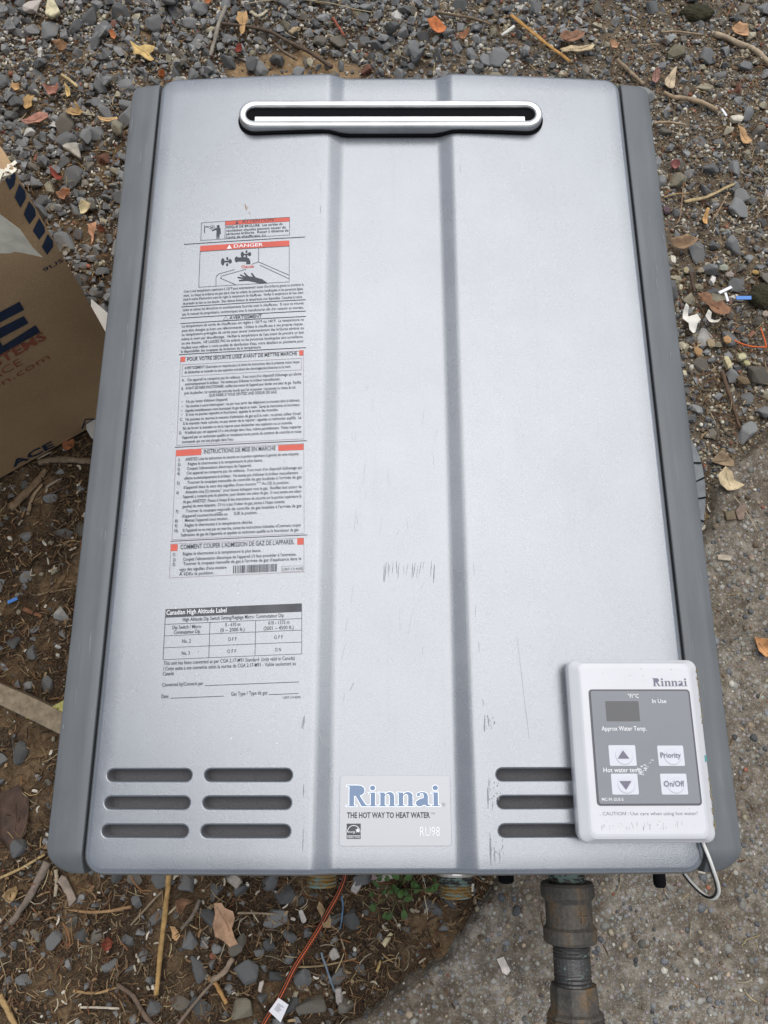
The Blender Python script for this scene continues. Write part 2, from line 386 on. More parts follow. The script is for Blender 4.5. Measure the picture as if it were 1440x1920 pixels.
def sand_w(x, y):
    u, v = px_arr(np.c_[x, y, np.zeros(len(x))]); w = np.zeros(len(x))
    for (cu, cv), ru, rv in SAND: w = np.maximum(w, 1 - ((u - cu) / ru) ** 2 - ((v - cv) / rv) ** 2)
    return np.clip(w * 2.0 + 1.6 * (fbm(x / 0.03, y / 0.03, 31) - 0.5), 0, 1) * (w > -0.6)
def ground_tint(x, y):
    near = (np.abs(x) < 1) & (np.abs(y) < 1.3); s = np.where(near, sand_w(x, y), 0)
    g = np.clip((x - 0.12) * 3 + (y - 0.0) * 1.2 + 1.2 * (fbm(x / 0.09, y / 0.09, 37) - 0.55), 0, 0.75)   # grittier to the right
    return np.c_[s, g, np.zeros(len(x))]
ground = grid_mesh('ground', axis(-0.75, 0.75, 0.005, 60), axis(-0.65, 1.0, 0.005, 60), ground_h, M['soil'], tintf=ground_tint)
tag(ground, kind='structure')
def slab_h(x, y):
    d = slab_d(x, y)
    e = np.clip(d / 0.012, 0, 1); e = e * (2 - e)
    z = -0.02 + (SLAB_Z + 0.02) * e + 0.004 * (fbm(x / 0.05, y / 0.05, 41, 4) - 0.5) + 0.0022 * (vnoise(x / 0.007, y / 0.007, 47) - 0.5)
    return z
slab = grid_mesh('concrete_slab', axis(-0.35, 0.75, 0.004, 5), axis(-0.75, 0.45, 0.004, 5), slab_h, M['slab'], keep=lambda x, y: slab_d(x, y) > -0.004)
tag(slab, kind='structure')

# ------------------------------------------------------------------ the water heater (face coordinates in metres about its centre)
HW, HH = 0.2082, 0.3315
def zp(x):
    """height of the bowed front panel with its sunken middle channel"""
    x = abs(x)
    def cl(t): return min(max(t, 0.0), 1.0)
    t = sum(cl((x - 0.041 + o) / 0.014) for o in (-0.0016, -0.0008, 0, 0.0008, 0.0016)) / 5
    z = 0.0059 + 0.0053 * t
    if x > 0.055: z -= 0.0076 * ((x - 0.055) / 0.150) ** 1.3
    return z
heater = empty('water_heater', (0, 0, 0.075))
tag(heater, 'silver tankless water heater lying on its back with grey side trims', 'water heater')
def face(x, y, e=0.0): return (x, y, FZ + zp(x) + e)

COLS = sorted({s * a for a in (0.0, .015, .03, .038, .0395, .0405, .042, .0445, .048, .0515, .054, .0555, .0565, .058, .066, .08, .1, .12, .14, .16, .18, .19) for s in (-1, 1)})
ROWS = [-0.312 + i * 0.012 for i in range(53)]
def panel_outline(d):
    r = max(0.014 - d, 0.005); x0, x1, y0, y1 = -HW + d, HW - d, -HH + d, HH + 0.0015 - d; out = []
    def arc(cx, cy, a0): return [(cx + r * math.cos(R(a0 + 15 * i)), cy + r * math.sin(R(a0 + 15 * i))) for i in range(7)]
    out += arc(x0 + r, y0 + r, 180); out += [(c, y0) for c in COLS]
    out += arc(x1 - r, y0 + r, 270); out += [(x1, c) for c in ROWS]
    out += arc(x1 - r, y1 - r, 0); out += [(c, y1) for c in reversed(COLS)]
    out += arc(x0 + r, y1 - r, 90); out += [(x0, c) for c in reversed(ROWS)]
    return out
RO = 0.0048
def stadium(cx, cy, L, h, n=7):
    r = h / 2; out = []
    for i in range(n + 1): a = R(-90 + 180 * i / n); out.append((cx + L / 2 - r + r * math.cos(a), cy + r * math.sin(a)))
    m = max(2, int((L - h) / 0.008))
    xs = [cx + L / 2 - r - (L - h) * k / m for k in range(1, m)]
    out += [(x, cy + r) for x in xs]
    for i in range(n + 1): a = R(90 + 180 * i / n); out.append((cx - L / 2 + r + r * math.cos(a), cy + r * math.sin(a)))
    out += [(x, cy - r) for x in reversed(xs)]
    return out
SLOTS = [(sx * 0.1673 if c == 0 else sx * 0.0992, y, 0.0580 if c == 0 else 0.0592) for sx in (-1, 1) for c in (0, 1) for y in (-0.2682, -0.2859, -0.3037)]
SLOT_H = 0.0073
VENT = (0.0, 0.2806, 0.266, 0.0290)         # stainless outlet: centre x, y, length, height
# shell: rounded border loops, then a triangulated field with the openings left out
loops = [[(x, y, FZ + zp(x) - 0.034) for x, y in panel_outline(0)]]
for d in (0.0, 0.0004, 0.0011, 0.0021, 0.0035, RO):
    loops.append([(x, y, FZ + zp(x) - (RO - math.sqrt(max(RO * RO - (RO - d) ** 2, 0)))) for x, y in panel_outline(d)])
PV, PF = loft(loops, False, False)
inner0 = len(PV) - len(loops[-1])
pts = [Vector(p) for p in panel_outline(RO)]; n_in = len(pts); ed = [(i, (i + 1) % n_in) for i in range(n_in)]
holes = [(x, y, L + 0.0026, SLOT_H + 0.0026) for x, y, L in SLOTS] + [(VENT[0], VENT[1], VENT[2] - 0.006, VENT[3] - 0.006)]
for h in holes:
    s0 = len(pts); o = stadium(*h); pts += [Vector(p) for p in o]; ed += [(s0 + i, s0 + (i + 1) % len(o)) for i in range(len(o))]
def in_stad(x, y, h, pad=0.0):
    cx, cy, L, hh = h; r = hh / 2; dx = max(abs(x - cx) - (L / 2 - r), 0); return math.hypot(dx, y - cy) < r + pad
GX = sorted({s * a for a in (0.0, .01, .02, .03, .038, .0395, .0405, .042, .0445, .048, .0515, .054, .0555, .0565, .058, .066, .075, .085, .095, .105, .115, .125, .135, .145, .155, .165, .175, .185, .192) for s in (-1, 1)})
for gx in GX:
    for gy in [-0.317 + i * 0.0085 for i in range(75)]:
        if abs(gy) < HH - RO - 0.002 and not any(in_stad(gx, gy, h, 0.0012) for h in holes): pts.append(Vector((gx, gy)))
vo, eo, fo, ov, _, _ = delaunay_2d_cdt(pts, ed, [], 0, 1e-7)
base = len(PV); mp = {}
for i, src in enumerate(ov):
    s = min(src) if src else None
    if s is not None and s < n_in: mp[i] = inner0 + s
    else: mp[i] = len(PV); PV.append(face(vo[i].x, vo[i].y))
for f in fo:
    c = sum((vo[i] for i in f), Vector((0, 0))) / len(f)
    if any(in_stad(c.x, c.y, h) for h in holes): continue
    if (vo[f[1]] - vo[f[0]]).cross(vo[f[2]] - vo[f[0]]) < 0: f = f[::-1]
    PF.append(tuple(mp[i] for i in f))
front = mk('front_panel', PV, PF, M['paint'], heater, smooth=True)
# pressed louvre slots, each a recess of its own
for x, y, L in SLOTS:
    lp = []
    for off, dz in ((0.0026, 0), (0.0014, -0.0002), (0.0005, -0.0008), (0.0, -0.0018), (0.0, -0.0125)):
        lp.append([face(px_, py_, dz) for px_, py_ in stadium(x, y, L + off, SLOT_H + off)])
    V, F = loft(lp[::-1], True, False); F = [f[::-1] for f in F]
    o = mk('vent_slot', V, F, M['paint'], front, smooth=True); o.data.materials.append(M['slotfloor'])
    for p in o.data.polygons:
        if len(p.vertices) > 4 or p.center.z < FZ + zp(x) - 0.0022: p.material_index = 1; p.use_smooth = len(p.vertices) == 4  # floor and lower walls take a darker matte grey than the rim

# case behind the panel, and the two side trims
V, F = prism(rrect(-0.231, -0.322, 0.231, 0.322, 0.012), 0.075, FZ - 0.022, 0.004); mk('case', V, F, M['case'], heater)
V, F = prism(rrect(-0.2095, -0.3265, 0.2095, 0.3265, 0.01), FZ - 0.021, FZ - 0.017); mk('gap_backing', V, F, M['black'], heater)  # black sheet behind the panel, seen through the gaps beside the trims
def trim(sx):
    x0, X1, yb, yt, rb, rt = 0.2095, 0.2352, -0.3315, 0.3310, 0.019, 0.012
    ys = [yb + rb * (1 - math.cos(R(a))) for a in range(0, 91, 10)] + [yb + rb + (yt - rt - yb - rb) * k / 40 for k in range(1, 40)] + [yt - rt + rt * math.sin(R(a)) for a in range(0, 91, 10)]
    lp = []
    for y in ys:
        x1 = X1
        if y < yb + rb: x1 = X1 - rb + math.sqrt(max(rb * rb - (yb + rb - y) ** 2, 0))
        if y > yt - rt: x1 = X1 - rt + math.sqrt(max(rt * rt - (y - yt + rt) ** 2, 0))
        dz = 0.0
        if y < -0.3195: dz = 0.0085 * ((-0.3195 - y) / 0.012) ** 1.25
        if y > 0.3255: dz = 0.003 * ((y - 0.3255) / 0.0055) ** 1.5
        def zt(x): return FZ + 0.0013 - 0.0030 * (x - x0) / (X1 - x0) - dz
        w = x1 - x0; b = min(0.0016, w * 0.2)
        sec = [(x0, FZ - 0.055), (x0, zt(x0) - 0.0010), (x0 + 0.0003, zt(x0) - 0.0003), (x0 + 0.0010, zt(x0))] + [(x0 + 0.001 + (w - 0.001 - b) * t, zt(x0 + w * t)) for t in (0.25, 0.5, 0.75, 1.0)] + [(x1 - b * 0.3, zt(x1) - b * 0.35), (x1, zt(x1) - b), (x1, FZ - 0.055)]
        lp.append([(sx * x, y, z) for x, z in sec])
    V, F = loft(lp)
    if sx > 0: F = [f[::-1] for f in F]
    o = mk('side_trim', V, F, M['trim'], heater)
    for p in o.data.polygons: p.use_smooth = len(p.vertices) == 4 and abs(p.normal.z) > 0.3
    return o
tag(trim(-1), 'left grey side trim'); tag(trim(1), 'right grey side trim')
for sx in (-1, 1):
    for sy in (-1, 1):
        V, F = lathe([(0, 0.0026), (0.0012, 0.0026), (0.002, 0.0016), (0.0021, 0.0005)], (sx * 0.2083, sy * 0.3215, FZ - 0.0125), (0, 0, 1), 12); mk('screw', V, F, M['steel'], heater, smooth=True)

# pale rubs on the trims
rt_ = random.Random(31)
for sx in (-1, 1):
    V, F = [], []
    for i in range(14):
        x = rt_.uniform(0.2125, 0.2325); y = rt_.uniform(-0.29, 0.31); L = rt_.uniform(0.003, 0.022); w = rt_.uniform(0.0003, 0.0010); o_ = len(V); k = rt_.uniform(-.0006, .0006)
        for t, ww in ((0, .1), (.3, 1), (.7, .8), (1, .1)):
            for q in (-1, 1): xx = x + k * t + q * w * ww * .5; V.append((sx * xx, y - L * t, FZ + 0.0013 - 0.0030 * (xx - 0.2095) / 0.0257 + 0.00015))
        F += [(o_ + 2 * j, o_ + 2 * j + 1, o_ + 2 * j + 3, o_ + 2 * j + 2) for j in range(3)]
    tag(mk('trim_scuff', V, F, M['trimscuff'], heater), kind='stuff')
# stainless exhaust outlet
vent = empty('temp', (0, 0, 0)); bpy.data.objects.remove(vent)
cx, cy, VL, VH = VENT; ZT = 0.0178
def vl(off, zf): return [(x, y, FZ + (zf(x) if callable(zf) else zf)) for x, y in stadium(cx, cy, VL + 2 * off, VH + 2 * off, 14)]
lp = [vl(-0.0003, lambda x: zp(x) + 0.002), vl(-0.0003, ZT - 0.0020), vl(-0.0007, ZT - 0.0008), vl(-0.0016, ZT - 0.0001), vl(-0.003, ZT), vl(-0.0058, ZT - 0.0002), vl(-0.0066, ZT - 0.0010), vl(-0.0069, ZT - 0.0022), vl(-0.0069, ZT - 0.0034)]
V, F = loft(lp, False, False); vent = mk('exhaust_outlet', V, F, M['steel'], heater, smooth=True)
V, F = loft([vl(-0.001, lambda x: zp(x) - 0.002), vl(0.0014, lambda x: zp(x) - 0.002), vl(0.0014, lambda x: zp(x) + 0.0018), vl(-0.0001, lambda x: zp(x) + 0.0026), vl(-0.001, lambda x: zp(x) + 0.0026)], False, False)
mk('gasket', V, F, M['black'], vent)
V, F = loft([vl(-0.0069, ZT - 0.0034), vl(-0.0069, ZT - 0.060)], True, False); F = [f[::-1] for f in F]; mk('duct', V, F, M['black'], vent)
bx0, bx1 = -0.1187, 0.1172
V = []; prof = [(0.2700, 0.0151), (0.2745, 0.0151), (0.2792, 0.0148), (0.2798, 0.0140), (0.2798, 0.0125), (0.2700, 0.0125)]
for x in (bx0, bx1): V += [(x, y, FZ + z) for y, z in prof]
k = len(prof); F = [(i, (i + 1) % k, k + (i + 1) % k, k + i) for i in range(k)] + [tuple(range(k - 1, -1, -1)), tuple(range(k, 2 * k))]
mk('baffle_plate', V, F, M['steel'], vent)
V = []
for x in (bx0, bx1): V += [(x, y, FZ + z) for y, z in ((0.2862, 0.0135), (0.2872, 0.0135), (0.2872, 0.008), (0.2862, 0.008))]
mk('baffle_plate', V, [(0, 1, 5, 4), (1, 2, 6, 5), (2, 3, 7, 6), (3, 0, 4, 7), (3, 2, 1, 0), (4, 5, 6, 7)], M['steel'], vent)

# pipe connections under the bottom edge (heater's own, each a part)
def pipe(prof, x, z, mat, name, parent, y0=-0.318): 
    V, F = lathe(prof, (x, y0, FZ + z), (0, -1, 0), 28); return mk(name, V, F, mat, parent, smooth=False)
def threads(s0, s1, r, n, amp=0.0007):
    out = []
    for i in range(n): a = s0 + (s1 - s0) * i / n; w = (s1 - s0) / n; out += [(a, r - amp), (a + w * 0.5, r)]
    out.append((s1, r - amp)); return out
gp = pipe([(0, 0.0134)] + threads(0.012, 0.032, 0.0139, 7), 0.1315, -0.08, M['greened'], 'gas_pipe', heater)
co = pipe([(0.029, 0.0145), (0.029, 0.0190), (0.031, 0.0200), (0.0385, 0.0200), (0.041, 0.0182), (0.0425, 0.0172), (0.056, 0.0172), (0.0585, 0.0178), (0.0605, 0.0196), (0.068, 0.0198), (0.070, 0.0188), (0.070, 0.014)], 0.1315, -0.08, M['iron'], 'coupling', gp)
for f in co.data.polygons: f.use_smooth = False
pipe(threads(0.069, 0.0785, 0.0137, 4) + [(0.079, 0.0135), (0.090, 0.0135)] + threads(0.0905, 0.099, 0.0138, 3), 0.1315, -0.08, M['steelnip'], 'nipple', gp)
V, F = lathe([(0.0975, 0.0145), (0.0975, 0.0168), (0.099, 0.0172), (0.114, 0.0178), (0.1155, 0.0200), (0.1175, 0.0212), (0.1185, 0.0200), (0.120, 0.0214), (0.1215, 0.0202), (0.123, 0.0216), (0.1245, 0.0204), (0.126, 0.0216), (0.150, 0.0216), (0.152, 0.012)], (0.1315, -0.318, FZ - 0.08), (0, -1, 0), 10)
mk('union_fitting', V, F, M['iron'], gp)
for lx in (0.1265, 0.1335):                                # raised cross cast on the coupling
    pass
V, F = prism(rrect(0.1335, -0.3690, 0.1415, -0.3682, 0.0003, 2), FZ - 0.0640, FZ - 0.0628); mk('cast_mark', V, F, M['iron'], gp)
V, F = prism(rrect(0.1371, -0.3725, 0.1379, -0.3647, 0.0003, 2), FZ - 0.0642, FZ - 0.0630); mk('cast_mark', V, F, M['iron'], gp)
wo_ = pipe([(0, 0.0128)] + threads(0.030, 0.0500, 0.0135, 8, 0.0009) + [(0.0505, 0.011)], 0.0530, -0.15, M['brass'], 'water_connection', heater)
pipe([(0.024, 0.016), (0.025, 0.0178), (0.031, 0.0178), (0.033, 0.0160), (0.033, 0.012)], 0.0530, -0.149, M['steel'], 'collar', wo_)
pipe([(0.032, 0.0137)] + threads(0.0332, 0.0400, 0.0141, 3, 0.0008), 0.0530, -0.15, M['greened'], 'corroded_ring', wo_)
wi_ = pipe([(0, 0.0122)] + threads(0.020, 0.0415, 0.0128, 8, 0.0009) + [(0.042, 0.010)], -0.0590, -0.15, M['brass'], 'water_connection', heater)
pipe([(0, 0.0065), (0.038, 0.0065), (0.0395, 0.0045)], 0.0955, -0.15, M['black'], 'drain_plug', heater)
pipe([(0, 0.0052), (0.0405, 0.0052), (0.0430, 0.0035)], 0.2240, -0.15, M['black'], 'cable_gland', heater)

# ------------------------------------------------------------------ lettering and print
_fc = {}
def text_geom(s, bold=0.0):
    k = (s, bold)
    if k in _fc: return _fc[k]
    cu = bpy.data.curves.new('lettering', 'FONT'); cu.body = s; cu.size = 1; cu.resolution_u = 2; cu.fill_mode = 'FRONT'; cu.offset = bold
    o = bpy.data.objects.new('lettering', cu); COL.objects.link(o)
    dg = bpy.context.evaluated_depsgraph_get(); me = o.evaluated_get(dg).to_mesh()
    V = np.array([v.co[:2] for v in me.vertices]) if len(me.vertices) else np.zeros((0, 2)); F = [tuple(p.vertices) for p in me.polygons]
    o.evaluated_get(dg).to_mesh_clear(); bpy.data.objects.remove(o); bpy.data.curves.remove(cu)
    _fc[k] = (V, F); return V, F
_H = text_geom('H')[0]; CAP = _H[:, 1].max()
class Print:
    """flat print in millimetres, laid on a surface by fn(x, y) -> world point"""
    def __init__(s, fn): s.fn = fn; s.b = {}
    def add(s, k, P, F):
        V, G = s.b.setdefault(k, ([], [])); o = len(V); V += [tuple(p) for p in P]; G += [tuple(i + o for i in f) for f in F]
    def poly(s, k, P):
        v, e, f, *_ = delaunay_2d_cdt([Vector(p) for p in P], [], [list(range(len(P)))], 1, 1e-5); 
        s.add(k, [tuple(q) for q in v], f)
    def union(s, k, polys):
        pts, fc = [], []
        for P in polys: fc.append(list(range(len(pts), len(pts) + len(P)))); pts += [Vector(p) for p in P]
        v, e, f, *_ = delaunay_2d_cdt(pts, [], fc, 1, 1e-5); s.add(k, [tuple(q) for q in v], f)
    def rect(s, k, x0, y0, x1, y1):
        m = max(1, int(abs(x1 - x0) / 8)); P, F = [], []
        for i in range(m + 1): x = x0 + (x1 - x0) * i / m; P += [(x, y0), (x, y1)]
        for i in range(m): F.append((2 * i, 2 * i + 2, 2 * i + 3, 2 * i + 1))
        s.add(k, P, F)
    def line(s, k, a, b, w):
        a, b = Vector(a), Vector(b); d = (b - a); L = d.length; d.normalize(); n = Vector((-d.y, d.x)) * (w / 2); m = max(1, int(L / 8)); P, F = [], []
        for i in range(m + 1): c = a + d * (L * i / m); P += [tuple(c - n), tuple(c + n)]
        for i in range(m): F.append((2 * i, 2 * i + 2, 2 * i + 3, 2 * i + 1))
        s.add(k, P, F)
    def frame(s, k, x0, y0, x1, y1, w):
        s.rect(k, x0, y0, x1, y0 + w); s.rect(k, x0, y1 - w, x1, y1); s.rect(k, x0, y0 + w, x0 + w, y1 - w); s.rect(k, x1 - w, y0 + w, x1, y1 - w)
    def text(s, k, t, x0, x1, ymid, cap, bold=0.0):
        V, F = text_geom(t, bold)
        if not len(V): return
        a, b = V[:, 0].min(), V[:, 0].max(); sx = (x1 - x0) / (b - a); sy = cap / CAP
        s.add(k, np.c_[(V[:, 0] - a) * sx + x0, V[:, 1] * sy + ymid - cap * 0.45], F)
    def out(s, parent, names, lift):
        r = {}
        for i, (k, (V, F)) in enumerate(s.b.items()):
            W = []
            for x, y in V: W.append(s.fn(x, y, lift.get(k, 0.0)))
            G = []
            for f in F:
                a, b, c = (Vector(V[f[j]]) for j in (0, 1, 2))
                G.append(f if (b - a).cross(c - a) >= 0 else f[::-1])
            r[k] = mk(names.get(k, 'print'), W, G, M[k], parent)
            if len(F) > 40 or k in ('white', 'pale', 'red') and len(F) > 10: r[k]['kind'] = 'stuff'
        return r
def turn(ox, oy, deg):
    c, s_ = math.cos(R(deg)), math.sin(R(deg))
    def fn(x, y, e):
        X = (ox + c * x - s_ * y) / 1000; Y = (oy + s_ * x + c * y) / 1000; return face(X, Y, 0.00015 + e)
    return fn
def film(fn, W, H, name, parent, mat, x0=0, y0=0, lift=0.0):
    P, F = [], []; nx, ny = 14, 12
    for j in range(ny + 1):
        for i in range(nx + 1): P.append(fn(x0 + (W - x0) * i / nx, y0 + (H - y0) * j / ny, lift))
    for j in range(ny):
        for i in range(nx): a = j * (nx + 1) + i; F.append((a, a + 1, a + nx + 2, a + nx + 1))
    return mk(name, P, F, mat, parent, smooth=True)
WARN = [
    ("ATTENTION", 48.7, 75.4, 305.2),
    ("RISQUE DE BRÛLURE.  Les sorties de", 35.4, 83.1, 300.7),
    ("ventilation chaudes peuvent causer de", 35.3, 85.8, 297.2),
    ("sérieuses brûlures.  Rester à distance de", 35.4, 88.1, 294.0),
    ("l'unité de chauffe-eau. (-)", 35.4, 68.8, 290.6),
    ("DANGER", 42.3, 66.7, 281.3),
    ("Chaude", 48.8, 59.3, 261.0),
    ("Brûlure", 52.1, 61.8, 249.4),
    ("L'eau à une température supérieure à 125°F peut instantanément causer Des brûlures graves ou entraîner la", 1.7, 100.6, 241.1),
    ("mort.  Le risque de brûlures est plus élevé chez les enfants, les personnes handicapées et les personnes âgées.", 1.6, 100.3, 237.2),
    ("Lisez la notice d'instruction avant de régler la température du chauffe-eau.  Vérifier la température de l'eau avant", 1.4, 100.3, 233.6),
    ("de prendre un bain ou une douche.  Des robinets limiteurs de température sont disponibles. Consultez la notice.", 1.4, 99.5, 229.7),
    ("Lisez et suivez les directives et avertissements fournies avec le chauffe-eau.  Si vous ne trouvez", 1.5, 100.5, 223.8),
    ("pas le manuel du propriétaire, communiquez avec le manufacturier afin d'en recevoir un nouveau.", 1.4, 100.5, 219.8),
    ("AVERTISSMENT", 40.1, 66.4, 213.8),
    ("La température de sortie du chauffe-eau est réglée à 120°F ou 140°F.  La température ne", 1.4, 100.5, 208.7),
    ("peut être changée qu'avec une télécommande.  Utilisez le chauffe-eau à vos propres risques.", 1.4, 100.0, 204.7),
    ("La température préréglée de sortie peut causer instantanément des brûlures sévères ou", 1.5, 100.5, 201.0),
    ("même la mort par ébouillantage.  Vérifiez la température de l'eau avant de prendre un bain", 1.4, 100.6, 197.0),
    ("ou une douche.  NE LAISSEZ PAS les enfants ou les personnes handicapées sans surveillance.", 1.5, 100.0, 193.2),
    ("Veuillez vous référer à votre société de distribution d'eau, votre détaillant en plomberie pour", 1.4, 100.3, 189.2),
    ("la disponibilité des soupapes de limitation de la température.", 1.4, 66.3, 185.8),
    ("POUR VOTRE SECURITE LISEZ AVANT DE METTRE MARCHE", 6.8, 94.9, 178.4),
    ("AVERTISSEMENT Quiconque ne respecte pas à la lettre les instructions dans la présente notice risque", 4.9, 96.8, 170.9),
    ("de déclencher un incendie ou une explosion entraînant des dommages,des blessures ou la mort.", 5.1, 90.0, 167.1),
    ("A.   Cet appareil ne comporte pas de veilleuse.  Il est muni d'un dispositif d'allumage qui allume", 3.2, 98.4, 160.3),
    ("automatiquement le brûleur.  Ne tentez pas d'allumer le brûleur manuellement.", 5.9, 81.7, 156.7),
    ("B.   AVANT DE FAIRE FONCTIONNER, reniflez tout autour de l'appareil pour déceler une odeur de gaz.  Reniflez", 3.3, 98.1, 153.0),
    ("près du plancher, car certains gaz sont plus lourds que l'air et peuvent  s'accumuler au niveau du sol.", 5.8, 93.9, 148.9),
    ("QUE FAIRE SI VOUS SENTEZ UNE ODEUR DE GAZ", 25.4, 78.9, 145.6),
    ("•    Ne pas tenter d'allumer d'appareil.", 3.9, 40.4, 141.5),
    ("•    Ne touchez à aucun interrupteur ; ne pas vous servir des téléphones se trouvant dans le bâtiment.", 4.0, 97.2, 137.6),
    ("•    Appelez immédiatement votre fournisseur de gaz depuis un voisin.  Suivez les instructions du fournisseur.", 3.9, 97.3, 133.8),
    ("•    Si vous ne pouvez rejoindre le fournisseur, appelez le service des incendies.", 4.0, 80.2, 130.4),
    ("C.   Ne poussez ou tournez la manette d'admission de gaz qu'à la main ; ne jamais utiliser d'outil,", 3.1, 98.0, 126.3),
    ("Si la manette reste coincée, ne pas tenter de la réparer ; appelez un technicien qualifié.  Le", 5.6, 98.1, 122.8),
    ("fait de forcer la manette ou de la réparer peut déclencher une explosion ou un incendie.", 5.6, 91.2, 118.8),
    ("D.   N'utilisez pas cet appareil s'il a été plongé dans l'eau, même partiellement.  Faites inspecter", 3.0, 98.2, 115.1),
    ("l'appareil par un technicien qualifié et remplacez toute partie du système de contrôle et toute", 5.5, 98.1, 111.2),
    ("commande qui ont été plongés dans l'eau.", 5.4, 45.8, 107.5),
    ("INSTRUCTIONS DE MISE EN MARCHE", 22.8, 78.2, 98.3),
    ("1)       ARRÊTEZ! Lisez les instructions de sécurité sur la portion supérieure (à gauche) de cette étiquette.", 3.2, 96.3, 92.8),
    ("2)       Réglez le thermostat à la température la plus basse.", 2.9, 68.4, 89.0),
    ("3)       Coupez l'alimentation électrique de l'appareil.", 2.8, 59.9, 85.2),
    ("4)       Cet appareil ne comporte pas de veilleuse.  Il est muni d'un dispositif d'allumage qui", 2.8, 98.2, 81.5),
    ("allume automatiquement le brûleur.  Ne tentez pas d'allumer le brûleur manuellement.", 8.5, 95.8, 77.5),
    ("5)       Tourner la soupape manuelle de contrôle de gaz localisée à l'arrivée de gaz", 2.9, 98.2, 73.9),
    ("d'appareil dans le sens des aiguilles d'une montre  ⌒  Au DE la position.", 8.1, 88.8, 70.0),
    ("6)       Attendre cinq (5) minutes\"  pour laisser échapper tout le gaz.  Reniflez tout autour de", 2.8, 98.1, 66.2),
    ("l'appareil, y compris près du plancher, pour déceler une odeur de gaz.  Si vous sentez une odeur", 8.0, 97.9, 62.6),
    ("de gaz, ARRÊTEZ!  Passez à l'étape B des instructions de sécurité sur la portion supérieure (à", 8.2, 98.0, 58.6),
    ("gauche) de cette étiquette.  S'il n'y a pas d'odeur de gaz, passez à l'étape suivante.", 7.9, 85.6, 54.9),
    ("7)       Tourner la soupape manuelle de contrôle de gaz localisée à l'arrivée de gaz", 2.8, 97.9, 51.1),
    ("d'appareil counterclockwise au  ⌒  SUR la position.", 7.9, 64.8, 47.3),
    ("8)       Mettez l'appareil sous tension.", 2.7, 42.9, 43.8),
    ("9)       Réglez le thermostat à la température désirée.", 2.6, 61.5, 40.0),
    ("10)     Si l'appareil ne se met pas en marche, suivez les instructions intitulées «Comment couper", 2.5, 97.6, 36.1),
    ("l'admission de gaz de l'appareil» et appelez un technicien qualifié ou le fournisseur de gaz.", 7.8, 96.0, 32.5),
    ("COMMENT COUPER L'ADMISSION DE GAZ DE L'APPAREIL", 7.7, 92.5, 23.2),
    ("1)       Réglez le thermostat à la température la plus basse.", 2.4, 67.9, 17.9),
    ("2)       Coupez l'alimentation électrique de l'appareil s'il faut procéder à l'entretien.", 2.4, 94.1, 13.8),
    ("3)       Tourner la soupape manuelle de gaz à l'arrivée de gaz d'applicance dans le", 2.3, 97.5, 10.4),
    ("sens des aiguilles d'une montre", 7.7, 42.5, 6.3),
    ("⌒  A «DE» la position.", 7.7, 33.2, 2.7),
    ("U307-1314(00)", 83.5, 98.8, 2.8),
]
HIGH = [
    ("Canadian High Altitude Label", 3.5, 47.4, 65.4),
    ("High Altitude Dip Switch Setting/Réglage Micro- Commutateur Dip", 15.6, 88.8, 59.9),
    ("Dip Switch / Micro-", 8.3, 29.8, 54.5),
    ("Commutateur Dip", 9.5, 28.5, 51.0),
    ("0 - 610 m", 46.6, 57.4, 54.8),
    ("(0 ~ 2000 ft.)", 43.3, 60.7, 51.0),
    ("610 - 1372 m", 77.7, 92.9, 54.8),
    ("(2001 ~ 4500 ft.)", 74.4, 95.9, 51.0),
    ("No. 2", 15.9, 22.0, 44.3),
    ("O F F", 48.9, 54.9, 44.3),
    ("O F F", 81.9, 88.2, 44.3),
    ("No. 3", 15.8, 21.6, 35.8),
    ("O F F", 48.5, 54.9, 35.7),
    ("O N", 82.7, 86.9, 35.5),
    ("This unit has been converted as per CGA 2.17-M91 Standard  (only valid in Canada)", 3.0, 96.7, 29.2),
    ("/ Cette unite a ete convertie selon la norme de CGA 2.17-M91 - Valide seulement au", 2.8, 97.4, 25.4),
    ("Canada", 2.9, 10.7, 21.9),
    ("Converted by/Converti par", 2.8, 32.0, 14.2),
    ("Date:", 2.7, 7.8, 6.2),
    ("Gas Type / Type de gaz", 51.9, 77.5, 6.0),
    ("U307-1314(00)", 88.3, 100.5, 2.1),
]
HEAD = {'ATTENTION': 3.0, 'DANGER': 3.0, 'AVERTISSMENT': 2.9, 'POUR VOTRE SECURITE LISEZ AVANT DE METTRE MARCHE': 3.1, 'INSTRUCTIONS DE MISE EN MARCHE': 3.5, "COMMENT COUPER L'ADMISSION DE GAZ DE L'APPAREIL": 3.5}
f1 = turn(-164.5, -131.0, 1.9)
lab = film(f1, 102.4, 309.5, 'warning_label', heater, M['film'], -0.8, -0.4)
P = Print(f1)
for t, x0, x1, y in WARN:
    if t in HEAD: P.text('white' if t == 'DANGER' else 'ink', t, x0, x1, y, HEAD[t], 0.010)
    elif t in ('Chaude', 'Brûlure'): P.text('red', t, x0, x1, y, 2.7, 0.02)
    elif t.startswith('U307'): P.text('ink', t, x0, x1, y, 1.9)
    else: P.text('ink', t.replace('⌒', '  '), x0, x1, y, 2.35 if y < 286 else 2.2, 0.012 if y > 286 else 0.004)
for y in (286.6, 226.8, 216.3, 211.4, 183.2, 103.3, 28.2): P.line('ink', (0, y), (102.2, y), 0.5)
P.frame('ink', 13.9, 289.2, 89.2, 307.0, 0.3); REDS = [];
REDS.append((34.6, 302.8, 89.2, 307.0)); P.line('ink', (34.5, 289.4), (34.5, 306.8), 0.3)
P.frame('ink', 13.7, 244.1, 88.9, 278.6, 0.3); REDS.append((13.8, 278.6, 88.9, 284.0))
